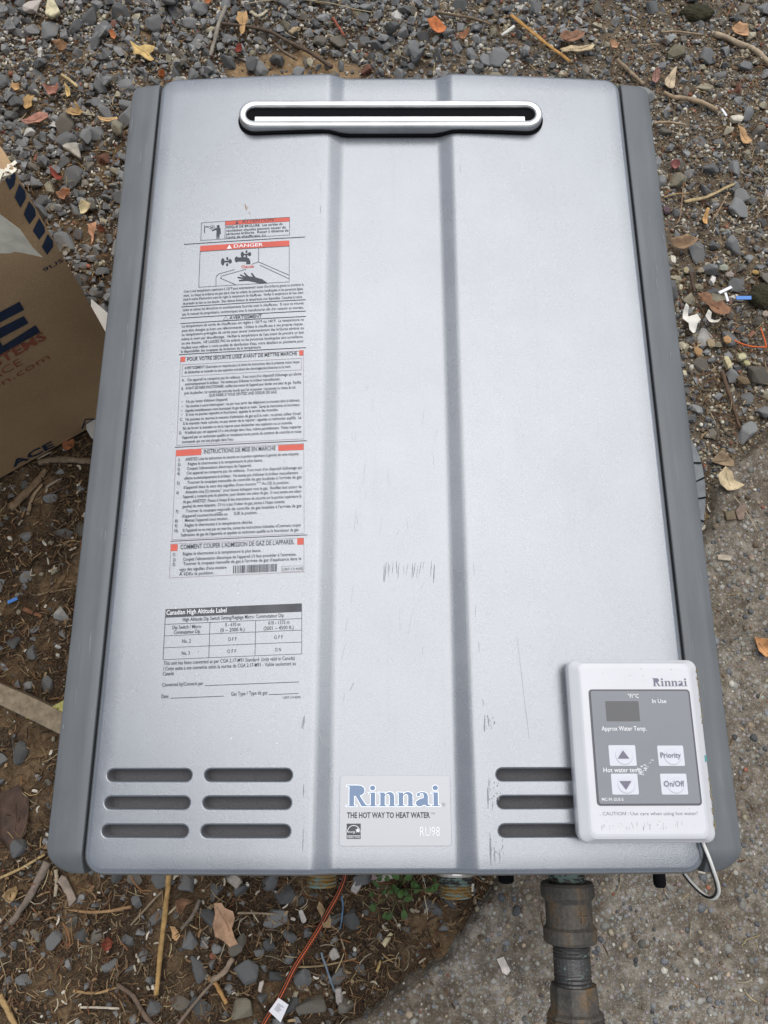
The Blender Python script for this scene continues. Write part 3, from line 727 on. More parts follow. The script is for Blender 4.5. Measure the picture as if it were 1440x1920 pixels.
P.frame('pale', 1.2, 104.8, 100.2, 180.6, 0.3); P.frame('pale', 3.0, 163.6, 98.6, 174.1, 0.3); REDS.append((1.3, 176.6, 5.1, 181.0)); REDS.append((96.7, 176.4, 100.3, 181.0))
P.frame('pale', 0.9, 29.3, 100.0, 101.2, 0.3); REDS.append((0.9, 95.9, 20.9, 101.2)); REDS.append((80.3, 95.9, 100.0, 100.6))
P.frame('pale', 0.2, 0.2, 99.7, 26.2, 0.3); REDS.append((0.3, 20.6, 5.5, 25.7)); REDS.append((94.7, 21.0, 99.7, 26.0)); P.frame('pale', 83.1, 0.9, 99.0, 5.2, 0.25)
x = 47.5; rr = random.Random(5)
while x < 79.3:
    w = rr.choice((0.35, 0.35, 0.6, 0.9)); P.rect('ink', x, 1.5, min(x + w, 79.6), 7.3); x += w + rr.choice((0.35, 0.5, 0.8))
for (ax, ay, r, a0, a1) in ((66.0, 69.0, 2.4, 40, 140), (35.5, 46.4, 2.4, 40, 140), (10.2, 2.2, 2.4, 40, 140)):
    q = [(ax + r * math.cos(R(a)), ay + r * math.sin(R(a))) for a in range(a0, a1 + 1, 20)]
    for a, b in zip(q[:-1], q[1:]): P.line('ink', a, b, 0.3)
def disc(cx, cy, rx, ry=None, n=14): ry = ry or rx; return [(cx + rx * math.cos(2 * math.pi * i / n), cy + ry * math.sin(2 * math.pi * i / n)) for i in range(n)]
# pictograms: man by a hot flue; tap, basin and hand
P.union('ink', [disc(28.5, 302.2, 1.25), [(26.6, 300.6), (30.4, 300.6), (30.9, 294.6), (30.1, 294.6), (29.9, 298.6), (29.8, 290.2), (28.9, 290.2), (28.6, 295), (28.3, 290.2), (27.3, 290.2), (27.2, 298), (26.6, 299.2)], [(27.0, 300.6), (26.4, 299.0), (23.4, 297.8), (23.4, 298.7)]])
P.rect('ink', 16.6, 296.6, 17.2, 304.0); P.rect('ink', 17.5, 302.2, 20.4, 302.8)
for c_ in ((21.6, 301.8, 1.2), (23.2, 302.6, 1.3), (23.0, 300.6, 1.1), (24.6, 301.6, 1.1)):
    q = disc(*c_, n=10)
    for a, b in zip(q, q[1:] + q[:1]): P.line('ink', a, b, 0.22)
P.union('ink', [disc(33.3, 267.2, 1.5, 3.4), disc(37.0, 270.0, 0.9, 1.4), disc(37.0, 264.2, 0.9, 1.4), disc(39.4, 267.2, 1.5, 2.1), [(33, 266.6), (39, 266.6), (39, 267.8), (33, 267.8)]])
P.union('ink', [disc(49.6, 273.0, 1.4, 2.6), disc(53.0, 275.6, 0.8, 1.2), disc(53.0, 271.4, 0.8, 1.2), disc(55.6, 273.0, 1.4, 1.8), [(50, 272.5), (55, 272.5), (55, 273.5), (50, 273.5)]])
P.union('ink', [disc(44.8, 268.6, 1.6, 2.7), [(44.8, 270.3), (52.5, 270.3), (55.3, 268.8), (56.4, 265.8), (56.4, 263.4), (53.0, 263.4), (53.0, 266.0), (44.8, 266.8)]])
P.union('ink', [[(70.6, 244.4), (66.6, 248.0), (61.0, 250.2), (58.0, 254.8), (57.0, 254.4), (58.6, 250.8), (55.0, 251.8), (51.8, 255.6), (51.0, 255.0), (53.2, 251.4), (48.2, 254.0), (47.7, 253.2), (52.2, 250.6), (46.0, 251.8), (45.8, 250.8), (52.0, 249.2), (47.0, 248.6), (47.2, 247.7), (54.0, 247.6), (60.0, 246.0), (64.0, 244.4)]])
for a, b in (((63.1, 278.4), (63.1, 265.0)), ((63.1, 265.0), (57.5, 263.0)), ((43.4, 259.0), (30.0, 255.6)), ((30.0, 255.6), (28.0, 253.0)), ((28.0, 253.0), (28.1, 244.2)), ((63.1, 265.0), (88.6, 250.6)), ((64.2, 261.8), (88.6, 247.2)), ((53.0, 258.6), (33.0, 253.6)), ((33.0, 253.6), (31.6, 251.6)), ((31.6, 251.6), (44.6, 244.4))): P.line('ink', a, b, 0.35)
for q in ([(36.4, 279.3), (40.6, 279.3), (38.5, 283.2)],): P.poly('white', q)
P.poly('ink', [(46.0, 303.4), (43.0, 303.4), (44.5, 306.4)])
for a, b in (((35.0, 212.2), (39.2, 212.2)), ((39.2, 212.2), (37.1, 215.6)), ((37.1, 215.6), (35.0, 212.2))): P.line('ink', a, b, 0.22)
for q4 in REDS:
    Q4 = Print(f1); Q4.rect('red', *q4); Q4.out(lab, {'red': 'red_block'}, {'red': 0.00008})
P.out(lab, {'ink': 'printed_text', 'red': 'red_lettering', 'white': 'white_lettering', 'pale': 'ruled_border'}, {'red': 0.00008, 'ink': 0.0002, 'white': 0.0002, 'pale': 0.00008})

f2 = turn(-165.5, -222.0, 1.9)
lab2 = film(f2, 103.1, 69.8, 'altitude_label', heater, M['film'], 2.2, 1.1)
P = Print(f2)
for t, x0, x1, y in HIGH: P.text('white' if t.startswith('Canadian') else 'ink', t, x0, x1, y, 3.3 if t.startswith('Canadian') else 1.7 if t.startswith('U307') else 2.6, 0.010 if t.startswith('Canadian') else 0.002)
P.rect('fadedink', 2.7, 62.0, 101.9, 68.1)
for y in (57.1, 48.8, 40.3, 31.9): P.line('ink', (2.6, y), (101.7, y), 0.3)
P.line('ink', (2.7, 62), (2.5, 31.9), 0.3); P.line('ink', (101.8, 62), (101.6, 31.9), 0.3); P.line('ink', (35.5, 57), (35.4, 32), 0.3); P.line('ink', (68.6, 57), (68.4, 32), 0.3)
P.line('ink', (33.2, 12.5), (99.7, 12.5), 0.4); P.line('ink', (9.2, 4.8), (46.9, 4.8), 0.4); P.line('ink', (78.7, 4.6), (99.2, 4.6), 0.4)
P.out(lab2, {'ink': 'printed_text', 'white': 'white_lettering', 'fadedink': 'title_bar'}, {'ink': 0.0002, 'white': 0.0002, 'fadedink': 0.00008})

# bold serif maker's lettering, drawn by hand
def strip(a, b): return [[a[i], a[i + 1], b[i + 1], b[i]] for i in range(len(a) - 1)]
def box_(x0, y0, x1, y1): return [(x0, y0), (x1, y0), (x1, y1), (x0, y1)]
GL = {
 'R': (0.98, [box_(.13, .03, .35, .97), box_(0, 0, .48, .055), box_(0, .945, .36, 1), [(.40, .52), (.60, .52), (.88, .07), (.98, .055), (.98, 0), (.68, 0)]] + strip([(.33, 1), (.52, 1), (.68, .97), (.79, .88), (.82, .75), (.79, .62), (.69, .53), (.55, .49), (.33, .48)], [(.33, .945), (.45, .945), (.53, .92), (.58, .85), (.59, .75), (.58, .64), (.53, .57), (.45, .54), (.33, .535)])),
 'i': (0.44, [box_(.10, .03, .31, .66), box_(0, .605, .20, .66), box_(0, 0, .42, .055), disc(.19, .87, .125)]),
 'n': (0.82, [box_(.09, .03, .30, .66), box_(0, .605, .20, .66), box_(0, 0, .38, .055), box_(.43, 0, .81, .055), box_(.51, .03, .72, .47)] + strip([(.29, .56), (.38, .65), (.50, .685), (.62, .66), (.70, .58), (.72, .46)], [(.29, .47), (.34, .54), (.41, .575), (.47, .56), (.50, .52), (.51, .46)])),
 'a': (0.72, [box_(.38, .06, .58, .48), [(.42, .10), (.52, 0), (.62, -.01), (.70, .04), (.69, .09), (.58, .09), (.58, .15)]] + strip([(.06, .49), (.11, .62), (.28, .685), (.46, .66), (.56, .58), (.58, .46)], [(.23, .48), (.22, .56), (.27, .625), (.34, .61), (.38, .55), (.38, .46)]) + strip([(.40, .41), (.20, .34), (.06, .25), (.02, .14), (.09, .02), (.20, -.015), (.32, .02), (.42, .11)], [(.40, .34), (.32, .31), (.25, .26), (.22, .17), (.24, .09), (.29, .075), (.34, .10), (.42, .18)])),
}
def maker_word(x0, y0, W, H):
    tot = sum(GL[c][0] for c in 'Rinnai') + 0.0; s = W / tot; x = 0; out = []
    for c in 'Rinnai':
        out += [[(x0 + (x + p[0]) * s, y0 + p[1] * H) for p in q] for q in GL[c][1]]; x += GL[c][0]
    return out
fb = lambda x, y, e: (x / 1000, y / 1000, FZ + 0.0059 + 0.0001 + e)
V, F = prism([(x / 1000, y / 1000) for x, y in rrect(-37.0, -313.4, 38.2, -268.8, 2.2)], FZ + 0.0056, FZ + 0.0063, 0.0002, 2)
badge = mk('name_badge', V, F, M['badge'], heater)
P = Print(lambda x, y, e: (x / 1000, y / 1000, FZ + 0.0064 + e))
W_ = maker_word(-32.5, -288.5, 64.2, 13.6)
P.union('foil', W_)
sh = []
for dx, dy in ((.22, 0), (-.22, 0), (0, .22), (0, -.22), (.16, .16), (-.16, .16), (.16, -.16), (-.16, -.16)): sh += [[(a + dx, b + dy) for a, b in q] for q in W_]
P.union('foilw', sh)
P.text('ink', 'THE HOT WAY TO HEAT WATER', -31.9, 24.0, -294.2, 3.4, 0.03); P.text('ink', 'TM', 24.6, 27.2, -293.1, 1.2); P.text('white', 'RU98', 17.1, 30.4, -304.5, 5.9, -0.005)
P.text('ink', 'R', 33.05, 33.75, -287.4, 0.9)
q = disc(33.4, -287.4, 1.05)
for a, b in zip(q, q[1:] + q[:1]): P.line('ink', a, b, 0.2)
P.rect('fadedink', -32.0, -308.9, -22.6, -299.3)
q = [(-27.3 + 4.2 * math.cos(R(a)), -304.6 + 4.2 * math.sin(R(a))) for a in range(0, 181, 20)]
for a, b in zip(q[:-1], q[1:]): P.line('white', a, b, 0.4)
P.line('white', (-31.6, -306.9), (-22.9, -306.9), 0.3); P.text('white', 'ENERGY STAR', -31.5, -23.1, -307.9, 1.0); P.text('white', 'energy', -31.2, -26.2, -304.4, 1.5)
P.poly('white', [(-24.6 + (1.7 if i % 2 == 0 else 0.75) * math.sin(R(36 * i)), -303.6 + (1.7 if i % 2 == 0 else 0.75) * math.cos(R(36 * i))) for i in range(10)])
P.out(badge, {'foil': 'foil_lettering', 'foilw': 'foil_outline', 'ink': 'printed_text', 'white': 'white_lettering', 'fadedink': 'energy_emblem'}, {'foilw': 0.0, 'foil': 0.0001, 'fadedink': 0.0, 'white': 0.0001, 'ink': 0.0})

# scuffs and marks on the paint, thin films that follow the panel
def scuffs():
    P = Print(lambda x, y, e: face(x / 1000, y / 1000, 0.00012)); r = random.Random(3)
    def stroke(x, y, L, w, lean=0.0, k='scuff'):
        n = 5; pl, pr = [], []
        for i in range(n + 1):
            t = i / n; ww = w * math.sin(math.pi * (0.12 + 0.76 * t)) * r.uniform(0.6, 1.2); xx = x + lean * t + r.uniform(-.12, .12); yy = y - L * t
            pl.append((xx - ww / 2, yy)); pr.append((xx + ww / 2, yy))
        P.add(k, pl + pr, [(i, i + n + 1, i + n + 2, i + 1) for i in range(n)])
    for x, L, w in ((-6.4, 13, .7), (-5.0, 15, .7), (-3.6, 11, .5), (0.2, 9, .45), (2.5, 10, .6), (4.6, 12, .45), (11, 8, .4), (14.5, 12, .6), (16.5, 11, .6), (18.5, 10, .4), (21, 9, .35), (28.4, 12, .6), (30.6, 14, 1.0), (23, 7, .3), (-2, 6, .3), (8, 6, .3)):
        stroke(x, -119.5 + r.uniform(-2, 2), L, w, r.uniform(-1.6, 0.4))
    for x, y, L, w in ((63.0, -276, 14, 1.0), (64.2, -270, 10, .6), (66.2, -285, 6, .5), (63.4, -305, 20, 1.2), (66.0, -314, 9, .8), (69.0, -315, 8, .6), (63.0, -229, 11, 1.2), (65, -229, 8, .7), (62.0, -218, 5, .5), (60.6, -178, 8, .3), (59.5, -152, 9, .25), (58.8, -120, 9, .25), (-61, -274, 8, .6), (-60.6, -302, 14, .6), (-62, -229, 9, 1.0), (-63.2, -232, 6, .6), (-60, 215, 14, .2), (-60, 190, 8, .5), (59.5, 232, 9, .35), (-50, -331, 1, .1)):
        stroke(x, y, L, w, r.uniform(-.8, .8))
    for i in range(34): stroke(r.uniform(62, 72), r.uniform(-318, -308) if i % 2 else r.uniform(-284, -272), r.uniform(.6, 2.2), r.uniform(.3, .8), r.uniform(-.5, .5))
    for i in range(14): stroke(r.uniform(63, 70), r.uniform(-238, -229), r.uniform(.6, 2.0), r.uniform(.3, .6), r.uniform(-.5, .5))
    for i in range(70): a = r.uniform(.35, .9); P.poly('scuff', [(p[0], p[1]) for p in disc(*( (r.choice((-1, 1)) * r.uniform(60, 190), r.uniform(-250, 300)) if r.random() < .7 else (r.uniform(-38, 38), r.uniform(-250, 250))), a * .5, a * .4, 6)])
    for i in range(26): stroke(r.uniform(-36, 36), r.uniform(-240, 60), r.uniform(4, 22), 0.16, r.uniform(-4, 1))
    stroke(88, -175, 70, 0.22, 5); stroke(-28, -206, 6, .5, -3)
    tag(P.out(front, {'scuff': 'scuff_mark'}, {})['scuff'], kind='stuff')
    P = Print(lambda x, y, e: face(x / 1000, y / 1000, 0.00012))
    for i in range(60): x = r.choice((-1, 1)) * r.uniform(60, 192); y = r.uniform(-250, 310); a = r.uniform(.25, .7); P.poly('waterspot', disc(x, y, a, a * r.uniform(.7, 1.2), 7))
    tag(P.out(front, {'waterspot': 'dried_spot'}, {})['waterspot'], kind='stuff')
    P = Print(lambda x, y, e: face(x / 1000, y / 1000, 0.00012))
    stroke2 = [(-124.4, 194, 7.5, 1.1, 1.8), (-120.8, 186, 3.5, .5, 1.2), (-121.5, 191, 2.2, .5, -.6)]
    for x, y, L, w, ln in stroke2:
        pl = [(x + ln * t - w * math.sin(math.pi * t) / 2, y - L * t) for t in (0, .25, .5, .75, 1)]; pr = [(x + ln * t + w * math.sin(math.pi * t) / 2 + .05, y - L * t) for t in (0, .25, .5, .75, 1)]
        P.add('rust', pl + pr, [(i, i + 5, i + 6, i + 1) for i in range(4)])
    P.out(front, {'rust': 'rust_mark'}, {})
scuffs()

# ------------------------------------------------------------------ remote controller lying on the panel
ctl = empty('remote_controller', (0.164, -0.250, FZ + 0.005))
tag(ctl, 'silver temperature controller with grey faceplate lying on the heater, bottom right', 'controller')
TL = R(1.3)                                            # it lies along the panel's fall to the right
def cz(x, y, h): return (x + h * math.sin(TL), y, FZ + 0.0072 - math.tan(TL) * (x - 0.164) + h)
def cl_(poly, h): return [cz(x, y, h) for x, y in poly]
o0 = rrect(0.1195, -0.3105, 0.2095, -0.1925, 0.006)
def sc(dx, dy, r): return rrect(0.1195 + dx, -0.3105 + dy, 0.2095 - dx, -0.1925 - dy, r)
V, F = loft([cl_(sc(.0012, .0012, .005), 0.0004), cl_(sc(.0012, .0012, .005), 0.0055), cl_(sc(.0022, .0022, .005), 0.0058)]); body = mk('back_plate', V, F, M['ctlside'], ctl)
V, F = loft([cl_(sc(.0006, .0006, .0055), 0.0066), cl_(sc(0, 0, .006), 0.0085), cl_(sc(0, 0, .006), 0.0128), cl_(sc(.0005, .0004, .0058), 0.0142), cl_(sc(.0016, .0012, .005), 0.0152), cl_(sc(.0060, .0030, .005), 0.0184), cl_(sc(.0072, .0046, .0045), 0.0190), cl_(sc(.0082, .0060, .004), 0.0192)])
shell = mk('shell', V, F, M['ctl'], ctl)
CT = 0.0192
fc = lambda x, y, e: cz(x / 1000, y / 1000, CT + 0.0001 + e)
def slab_part(x0, y0, x1, y1, r, h0, h1, name, mat, parent, bev=0.0):
    q = [(a / 1000, b / 1000) for a, b in rrect(x0, y0, x1, y1, r)]
    V, F = prism(q, h0, h1, bev, 2); return mk(name, [cz(x, y, z) for x, y, z in V], F, mat, parent)
slab_part(131.4, -287.3, 200.6, -213.0, 2.4, CT - 0.0003, CT + 0.00025, 'faceplate_border', M['rim'], ctl)
pl_ = slab_part(132.6, -286.2, 199.5, -214.0, 1.6, CT - 0.0002, CT + 0.0006, 'faceplate', M['plate'], ctl, 0.0002)
T1 = CT + 0.0006
slab_part(142.1, -234.0, 164.7, -220.8, 0.5, T1 - 0.0002, T1 + 0.00012, 'display', M['lcd'], pl_)
fp = lambda x, y, e: cz(x / 1000, y / 1000, T1 + 0.0001 + e)
for (x0, y0, x1, y1) in ((141.8, -262.5, 159.7, -249.4), (141.9, -280.4, 159.4, -267.4), (174.4, -262.6, 191.8, -249.7), (174.5, -280.5, 191.9, -267.5)):
    b_ = slab_part(x0, y0, x1, y1, 0.8, T1 - 0.0002, T1 + 0.00015, 'button', M['button'], pl_)
    c = ((x0 + x1) / 2 + 1.0, (y0 + y1) / 2)
    V, F = loft([[cz(x / 1000, y / 1000, z) for x, y in disc(*c, r_, n=28)] for r_, z in ((5.9, T1 + 0.0001), (5.75, T1 + 0.0005), (5.4, T1 + 0.00062), (4.6, T1 + 0.00056), (2.6, T1 + 0.00044))], False, True)
    mk('button_dome', V, F, M['button'], pl_, smooth=True)
P = Print(lambda x, y, e: cz(x / 1000, y / 1000, T1 + 0.00085 + e))
P.poly('grey', [(147.2, -257.9), (155.0, -257.9), (151.1, -252.7)]); P.poly('grey', [(147.0, -272.0), (155.0, -272.0), (151.0, -277.4)])
P.text('grey', 'Priority', 176.0, 189.4, -255.9, 3.3, 0.01); P.text('grey', 'On/Off', 176.3, 189.8, -273.9, 3.5, 0.01)
P.out(pl_, {'grey': 'button_legend'}, {})
P = Print(fp)
for a in (('°F/°C', 157.8, 165.2, -217.5, 2.6), ('In Use', 174.1, 183.7, -220.9, 2.6), ('Approx Water Temp.', 138.2, 168.4, -238.8, 2.8), ('Hot water temp.', 137.2, 163.4, -265.2, 2.8), ('MC-91-2US-S', 134.7, 148.8, -283.4, 1.8)): P.text('white', *a, 0.008)
P.out(pl_, {'white': 'faceplate_lettering'}, {})
P = Print(fc)
P.union('grey', maker_word(175.8, -210.9, 24.0, 5.4)); P.text('grey', 'CAUTION : Use care when using hot water!', 134.6, 196.8, -292.2, 2.1); P.rect('grey', 132.8, -293.2, 133.2, -292.8)
P.out(ctl, {'grey': 'shell_lettering'}, {})
# dirt and dried glue on the controller
P = Print(fc); r = random.Random(9)
for i in range(40):
    x = r.uniform(132, 186); L = r.uniform(.3, 3.5) if r.random() < .6 else r.uniform(.2, .8); y = r.uniform(-301.5, -298); w = r.uniform(.1, .22); P.rect('scuff', x, y - L * .4, x + w, y + L * .5)
for i in range(22): x, y = r.uniform(130, 196), r.uniform(-209, -199) if i % 2 else r.uniform(-301, -289); P.poly('scuff', disc(x, y, r.uniform(.15, .4), r.uniform(.12, .3), 6))
tag(P.out(ctl, {'scuff': 'scuff_mark'}, {})['scuff'], kind='stuff')
P = Print(fp)
for i in range(12): x, y = r.uniform(160, 166), r.uniform(-268.5, -262); P.poly('button', disc(x, y, r.uniform(.5, 1.6), r.uniform(.2, .6), 6))
for i in range(9): t = i / 8; P.poly('button', disc(163 + 8 * t, -266 + 7 * t + r.uniform(-1, 1), r.uniform(.3, .8), r.uniform(.15, .4), 5))
tag(P.out(pl_, {'button': 'chipped_spot'}, {})['button'], kind='stuff')
V, F = [], []
for (y0, y1, n) in ((-214, -199, 26), (-303, -270, 44), (-236, -216, 14)):
    for i in range(n):
        y = r.uniform(y0, y1) / 1000; h = r.uniform(0.0095, 0.0158); x = 0.2095 - (0.0 if h < 0.0135 else 0.0012); a = r.uniform(.0004, .0014); o = len(V)
        for dx, dy, dh in ((0.0003, -a, 0), (0.0004, a * .6, -a * .7), (0.0004, a, a * .5), (0.0003, -a * .3, a), (0.0011, 0, 0.0003)): V.append(cz(x + dx, y + dy, h + dh))
        F += [(o + i_, o + (i_ + 1) % 4, o + 4) for i_ in range(4)]
tag(mk('glue_residue', V, F, M['cream'], ctl), kind='stuff')
V, F = prism([(p[0] / 1000, p[1] / 1000) for p in disc(207.6, -258, 1.3, 2.2, 9)], 0.0150, 0.0158); mk('paint_spot', [cz(x, y, z) for x, y, z in V], F, M['teal'], ctl)
pa = spline([at(u, v, FZ + z) for u, v, z in ((1314, 1572, .006), (1320, 1588, .0075), (1329, 1610, .0055), (1338, 1636, -.003), (1345, 1658, -.016), (1346, 1674, -.026), (1338, 1684, -.034), (1324, 1681, -.042), (1304, 1664, -.050), (1284, 1640, -.058), (1272, 1618, -.064), (1262, 1590, -.068))], 6)
V, F = tube([p + Vector((0.0003, 0, 0.0006)) for p in pa], 0.00115, 8); cab = mk('cable', V, F, M['wirew'], ctl, smooth=True)
V, F = tube([p + Vector((-0.0010, 0.0004, -0.0004)) for p in pa], 0.0009, 8); mk('cable', V, F, M['wireb'], ctl, smooth=True)

# ------------------------------------------------------------------ cardboard box standing beside the heater
BA = R(33); CB = Vector((-0.306, 0.172)); BH = 0.405; BW, BD = 0.50, 0.42
ex = Vector((-math.cos(BA), -math.sin(BA))); ey = Vector((-math.sin(BA), math.cos(BA)))
box = empty('cardboard_box', (CB.x + ex.x * .25 + ey.x * .2, CB.y + ex.y * .25 + ey.y * .2, 0))
tag(box, 'brown cardboard carton with navy print standing left of the heater', 'box')
def bp(s, h, d=0.0):                       # s along the printed face from the near corner, h up, d back
    lean = -0.016 * (h / BH); bulge = 0.006 * math.sin(math.pi * min(max(h / BH, 0), 1)) * math.sin(math.pi * min(max(s / BW, 0), 1))
    q = CB + ex * s + ey * (d - lean * 0.0 - bulge)
    return (q.x + 0.018 * (h / BH), q.y, 0.002 + h)
def wall(name, fn, nu, nv, th, nrm, mat=None):
    P, F = [], []
    for side in (0, 1):
        for j in range(nv + 1):
            for i in range(nu + 1): P.append(Vector(fn(i / nu, j / nv)) - Vector(nrm) * (th * side))
    W = nu + 1; O = W * (nv + 1)
    for j in range(nv):
        for i in range(nu): a = j * W + i; F += [(a, a + 1, a + W + 1, a + W), (O + a, O + a + W, O + a + W + 1, O + a + 1)]
    for i in range(nu): F += [(i, O + i, O + i + 1, i + 1), (nv * W + i, nv * W + i + 1, O + nv * W + i + 1, O + nv * W + i)]
    for j in range(nv): a, b = j * W, (j + 1) * W; F += [(a, b, O + b, O + a), (a + nu, O + a + nu, O + b + nu, b + nu)]
    return mk(name, P, F, mat or M['card'], box)
nf = (-ey.x, -ey.y, 0); ns = (-ex.x, -ex.y, 0); TH = 0.0035
rr = random.Random(4); jit = [rr.uniform(-.0015, .0015) for _ in range(64)]
wall('front_wall', lambda u, v: bp(BW * u, BH * v), 24, 16, TH, nf)
wall('side_wall', lambda u, v: bp(0.0, BH * v, TH + (BD - 2 * TH) * u), 12, 12, TH, ns)
wall('side_wall', lambda u, v: bp(BW - TH, BH * v, TH + (BD - 2 * TH) * u), 12, 12, TH, ns)
wall('back_wall', lambda u, v: bp(BW * u, BH * v, BD - TH), 12, 12, TH, nf)
def flap(s0, s1, d0, d1, z0, z1, name):
    return wall(name, lambda u, v: Vector(bp(s0 + (s1 - s0) * u + jit[int(v * 14)] * 1.0 * (u == 0), BH, d0 + (d1 - d0) * v + jit[20 + int(u * 18)] * (v in (0, 1)))) + Vector((0, 0, z0 + (z1 - z0) * v + 0.003 * math.sin(6 * u) * v)), 18, 14, TH, (0, 0, 1))
flap(0.0005, BW, -0.0045, BD * 0.5 - 0.002, 0.0045, 0.006, 'top_flap'); flap(0.0005, BW, BD * 0.5 + 0.002, BD, 0.007, 0.0045, 'top_flap')
# crushed corrugated corner of the flap
V, F = [], []
for i in range(26):
    s = 0.0005 + rr.uniform(0, 0.022); d = -0.0045 + rr.uniform(-.002, .004); q = Vector(bp(s, BH, d)); o = len(V); a = rr.uniform(0, 6.28); L = rr.uniform(.002, .006)
    h = rr.uniform(-.003, .0055)
    for du, dv, dz in ((-1, -.25, 0), (1, -.25, .2), (1, .25, .3), (-1, .25, .1)): V.append((q.x + L * (du * math.cos(a) - dv * math.sin(a)), q.y + L * (du * math.sin(a) + dv * math.cos(a)), q.z + h + dz * L))
    F.append((o, o + 1, o + 2, o + 3))
tag(mk('torn_fluting', V, F, M['tornpaper'], box), kind='stuff')
# printed face: millimetres, x measured leftwards from the near corner turned so that text reads left to right
def fprint(x, y, e):
    p = Vector(bp(-x / 1000, y / 1000)); return p + Vector(nf) * (0.0006 + e)
E_ = lambda u, v: None
def on_face(u, v):
    """(mm along the face, mm up) of a point measured on the photograph"""
    s, h = 0.1, 0.2
    d = CM @ Vector(((u - 720) / 1500, -(v - 960) / 1500, -1))
    for _ in range(30):
        o = Vector(bp(s, h)); n = Vector(nf); t = (o - CAM).dot(n) / d.dot(n); p = CAM + d * t
        h = p.z - 0.002; s = (Vector((p.x - 0.018 * (h / BH), p.y)) - CB).dot(ex)
    return -s * 1000, h * 1000
def lq(*p): return [on_face(*q) for q in p]
P = Print(fprint)
def stripe(u0, v0, w, h):                  # slanting navy bar with one rounded corner
    pts_ = [(0, 0), (.86, .42), (1.0, .62), (1.0, .86), (.62, 1.0)]; 
    return pts_
for quad in ([(9, 336), (28, 322), (29, 334), (26, 347), (18, 356)], [(27, 369), (36, 344), (47, 358), (48, 371), (38, 389)], [(44, 401), (54, 376), (65, 391), (67, 403), (55, 420)], [(61, 432), (73, 408), (83, 425), (84, 434), (73, 449)], [(78, 462), (89, 438), (99, 452), (99, 462), (88, 477)]):
    P.poly('inkblue', lq(*quad))
pE = [on_face(0, 605), on_face(35, 565)]
# the last letter of the big word: three arms and a back
for quad in ([(-22, 596), (36, 565), (45, 580), (-14, 611)], [(-14, 621), (44, 592), (53, 605), (-6, 637)], [(0, 651), (66, 609), (75, 622), (-4, 666)], [(-34, 602), (-22, 596), (8, 656), (-4, 666)]):
    P.poly('inkblue', lq(*quad))
def word(k, t, a, b, cap, bold=0.0):
    (x0, y0), (x1, y1) = on_face(*a), on_face(*b); V, F = text_geom(t, bold); m0, m1 = V[:, 0].min(), V[:, 0].max()
    d = Vector((x1 - x0, y1 - y0)); L = d.length; d.normalize(); n = Vector((-d.y, d.x))
    Q = [(x0 + d.x * (p[0] - m0) / (m1 - m0) * L + n.x * p[1] / CAP * cap, y0 + d.y * (p[0] - m0) / (m1 - m0) * L + n.y * p[1] / CAP * cap) for p in V]
    P.add(k, Q, F)
word('inkred', 'SYSTEMS', (-48, 710), (88, 634), 13, 0.02); word('inkred', 'PLACE', (-46, 732), (43, 682), 12, -0.01); word('inkred', 'station.com', (-80, 770), (94, 672), 11, -0.01)
P.text('inkblue', '9US', on_face(100, 481)[0] - 14, on_face(100, 481)[0] + 6, on_face(108, 492)[1], 5)
word('inkblue', 'ACE', (24, 876), (102, 836), 15, 0.03); word('inkblue', 'A', (152, 805), (186, 785), 18, -0.02)
P.out(box, {'inkblue': 'navy_print', 'inkred': 'red_lettering'}, {})
# torn paper label hanging off the face
q = [on_face(*p) for p in ((-40, 345), (0, 368), (12, 385), (24, 402), (40, 416), (26, 422), (14, 428), (4, 432), (-2, 440), (-60, 470))]
v_, e_, f_, *_ = delaunay_2d_cdt([Vector(p) for p in q] + [Vector((q[0][0] + (q[4][0] - q[0][0]) * t, q[0][1] + (q[8][1] - q[0][1]) * w)) for t in (.2, .45, .7) for w in (.3, .6)], [], [list(range(len(q)))], 1, 1e-5)
W = [fprint(p.x, p.y, 0.0015 + 0.055 * min(1, max(0, (p.x + 70) / 70)) ** 1.5 + rr.uniform(0, .0008)) for p in v_]
mk('torn_paper_label', W, [tuple(f) for f in f_], M['tornpaper'], box)
V, F = [], []
q = [on_face(*p) for p in ((-8, 452), (3, 455), (8, 463), (4, 466), (-8, 460))]; mk('torn_paper_label', [fprint(*p, 0.0012) for p in q], [tuple(range(5))], M['tornpaper'], box)

# ------------------------------------------------------------------ weathered wood block the heater rests on
V, F = [], []; n = 64; rw = random.Random(12)
cxs, cys, rad = 0.185, 0.035, 0.166
prof = []
for k in range(n):
    a = 2 * math.pi * k / n; prof.append(rad * (1 + 0.012 * math.sin(3 * a + 1) + 0.006 * rw.uniform(-1, 1)))
lp = []
for z, s_ in ((-0.01, 1.02), (0.02, 1.01), (0.055, 1.0), (0.0695, 0.995), (0.0715, 0.975), (0.072, 0.92), (0.0722, 0.6)):
    lp.append([(cxs + prof[k] * s_ * math.cos(2 * math.pi * k / n), cys + prof[k] * s_ * math.sin(2 * math.pi * k / n), z + rw.uniform(-.0004, .0004)) for k in range(n)])
V, F = loft(lp)
stump = mk('wood_block', V, F, None); stump.data.materials.append(plain('weathered_grey_wood', (0.175, 0.185, 0.19), 0.9, var=0.35, vscale=60, bmp=0.8, bscale=90))
tag(stump, 'weathered grey wood block with drying cracks under the heater right side', 'wood block')
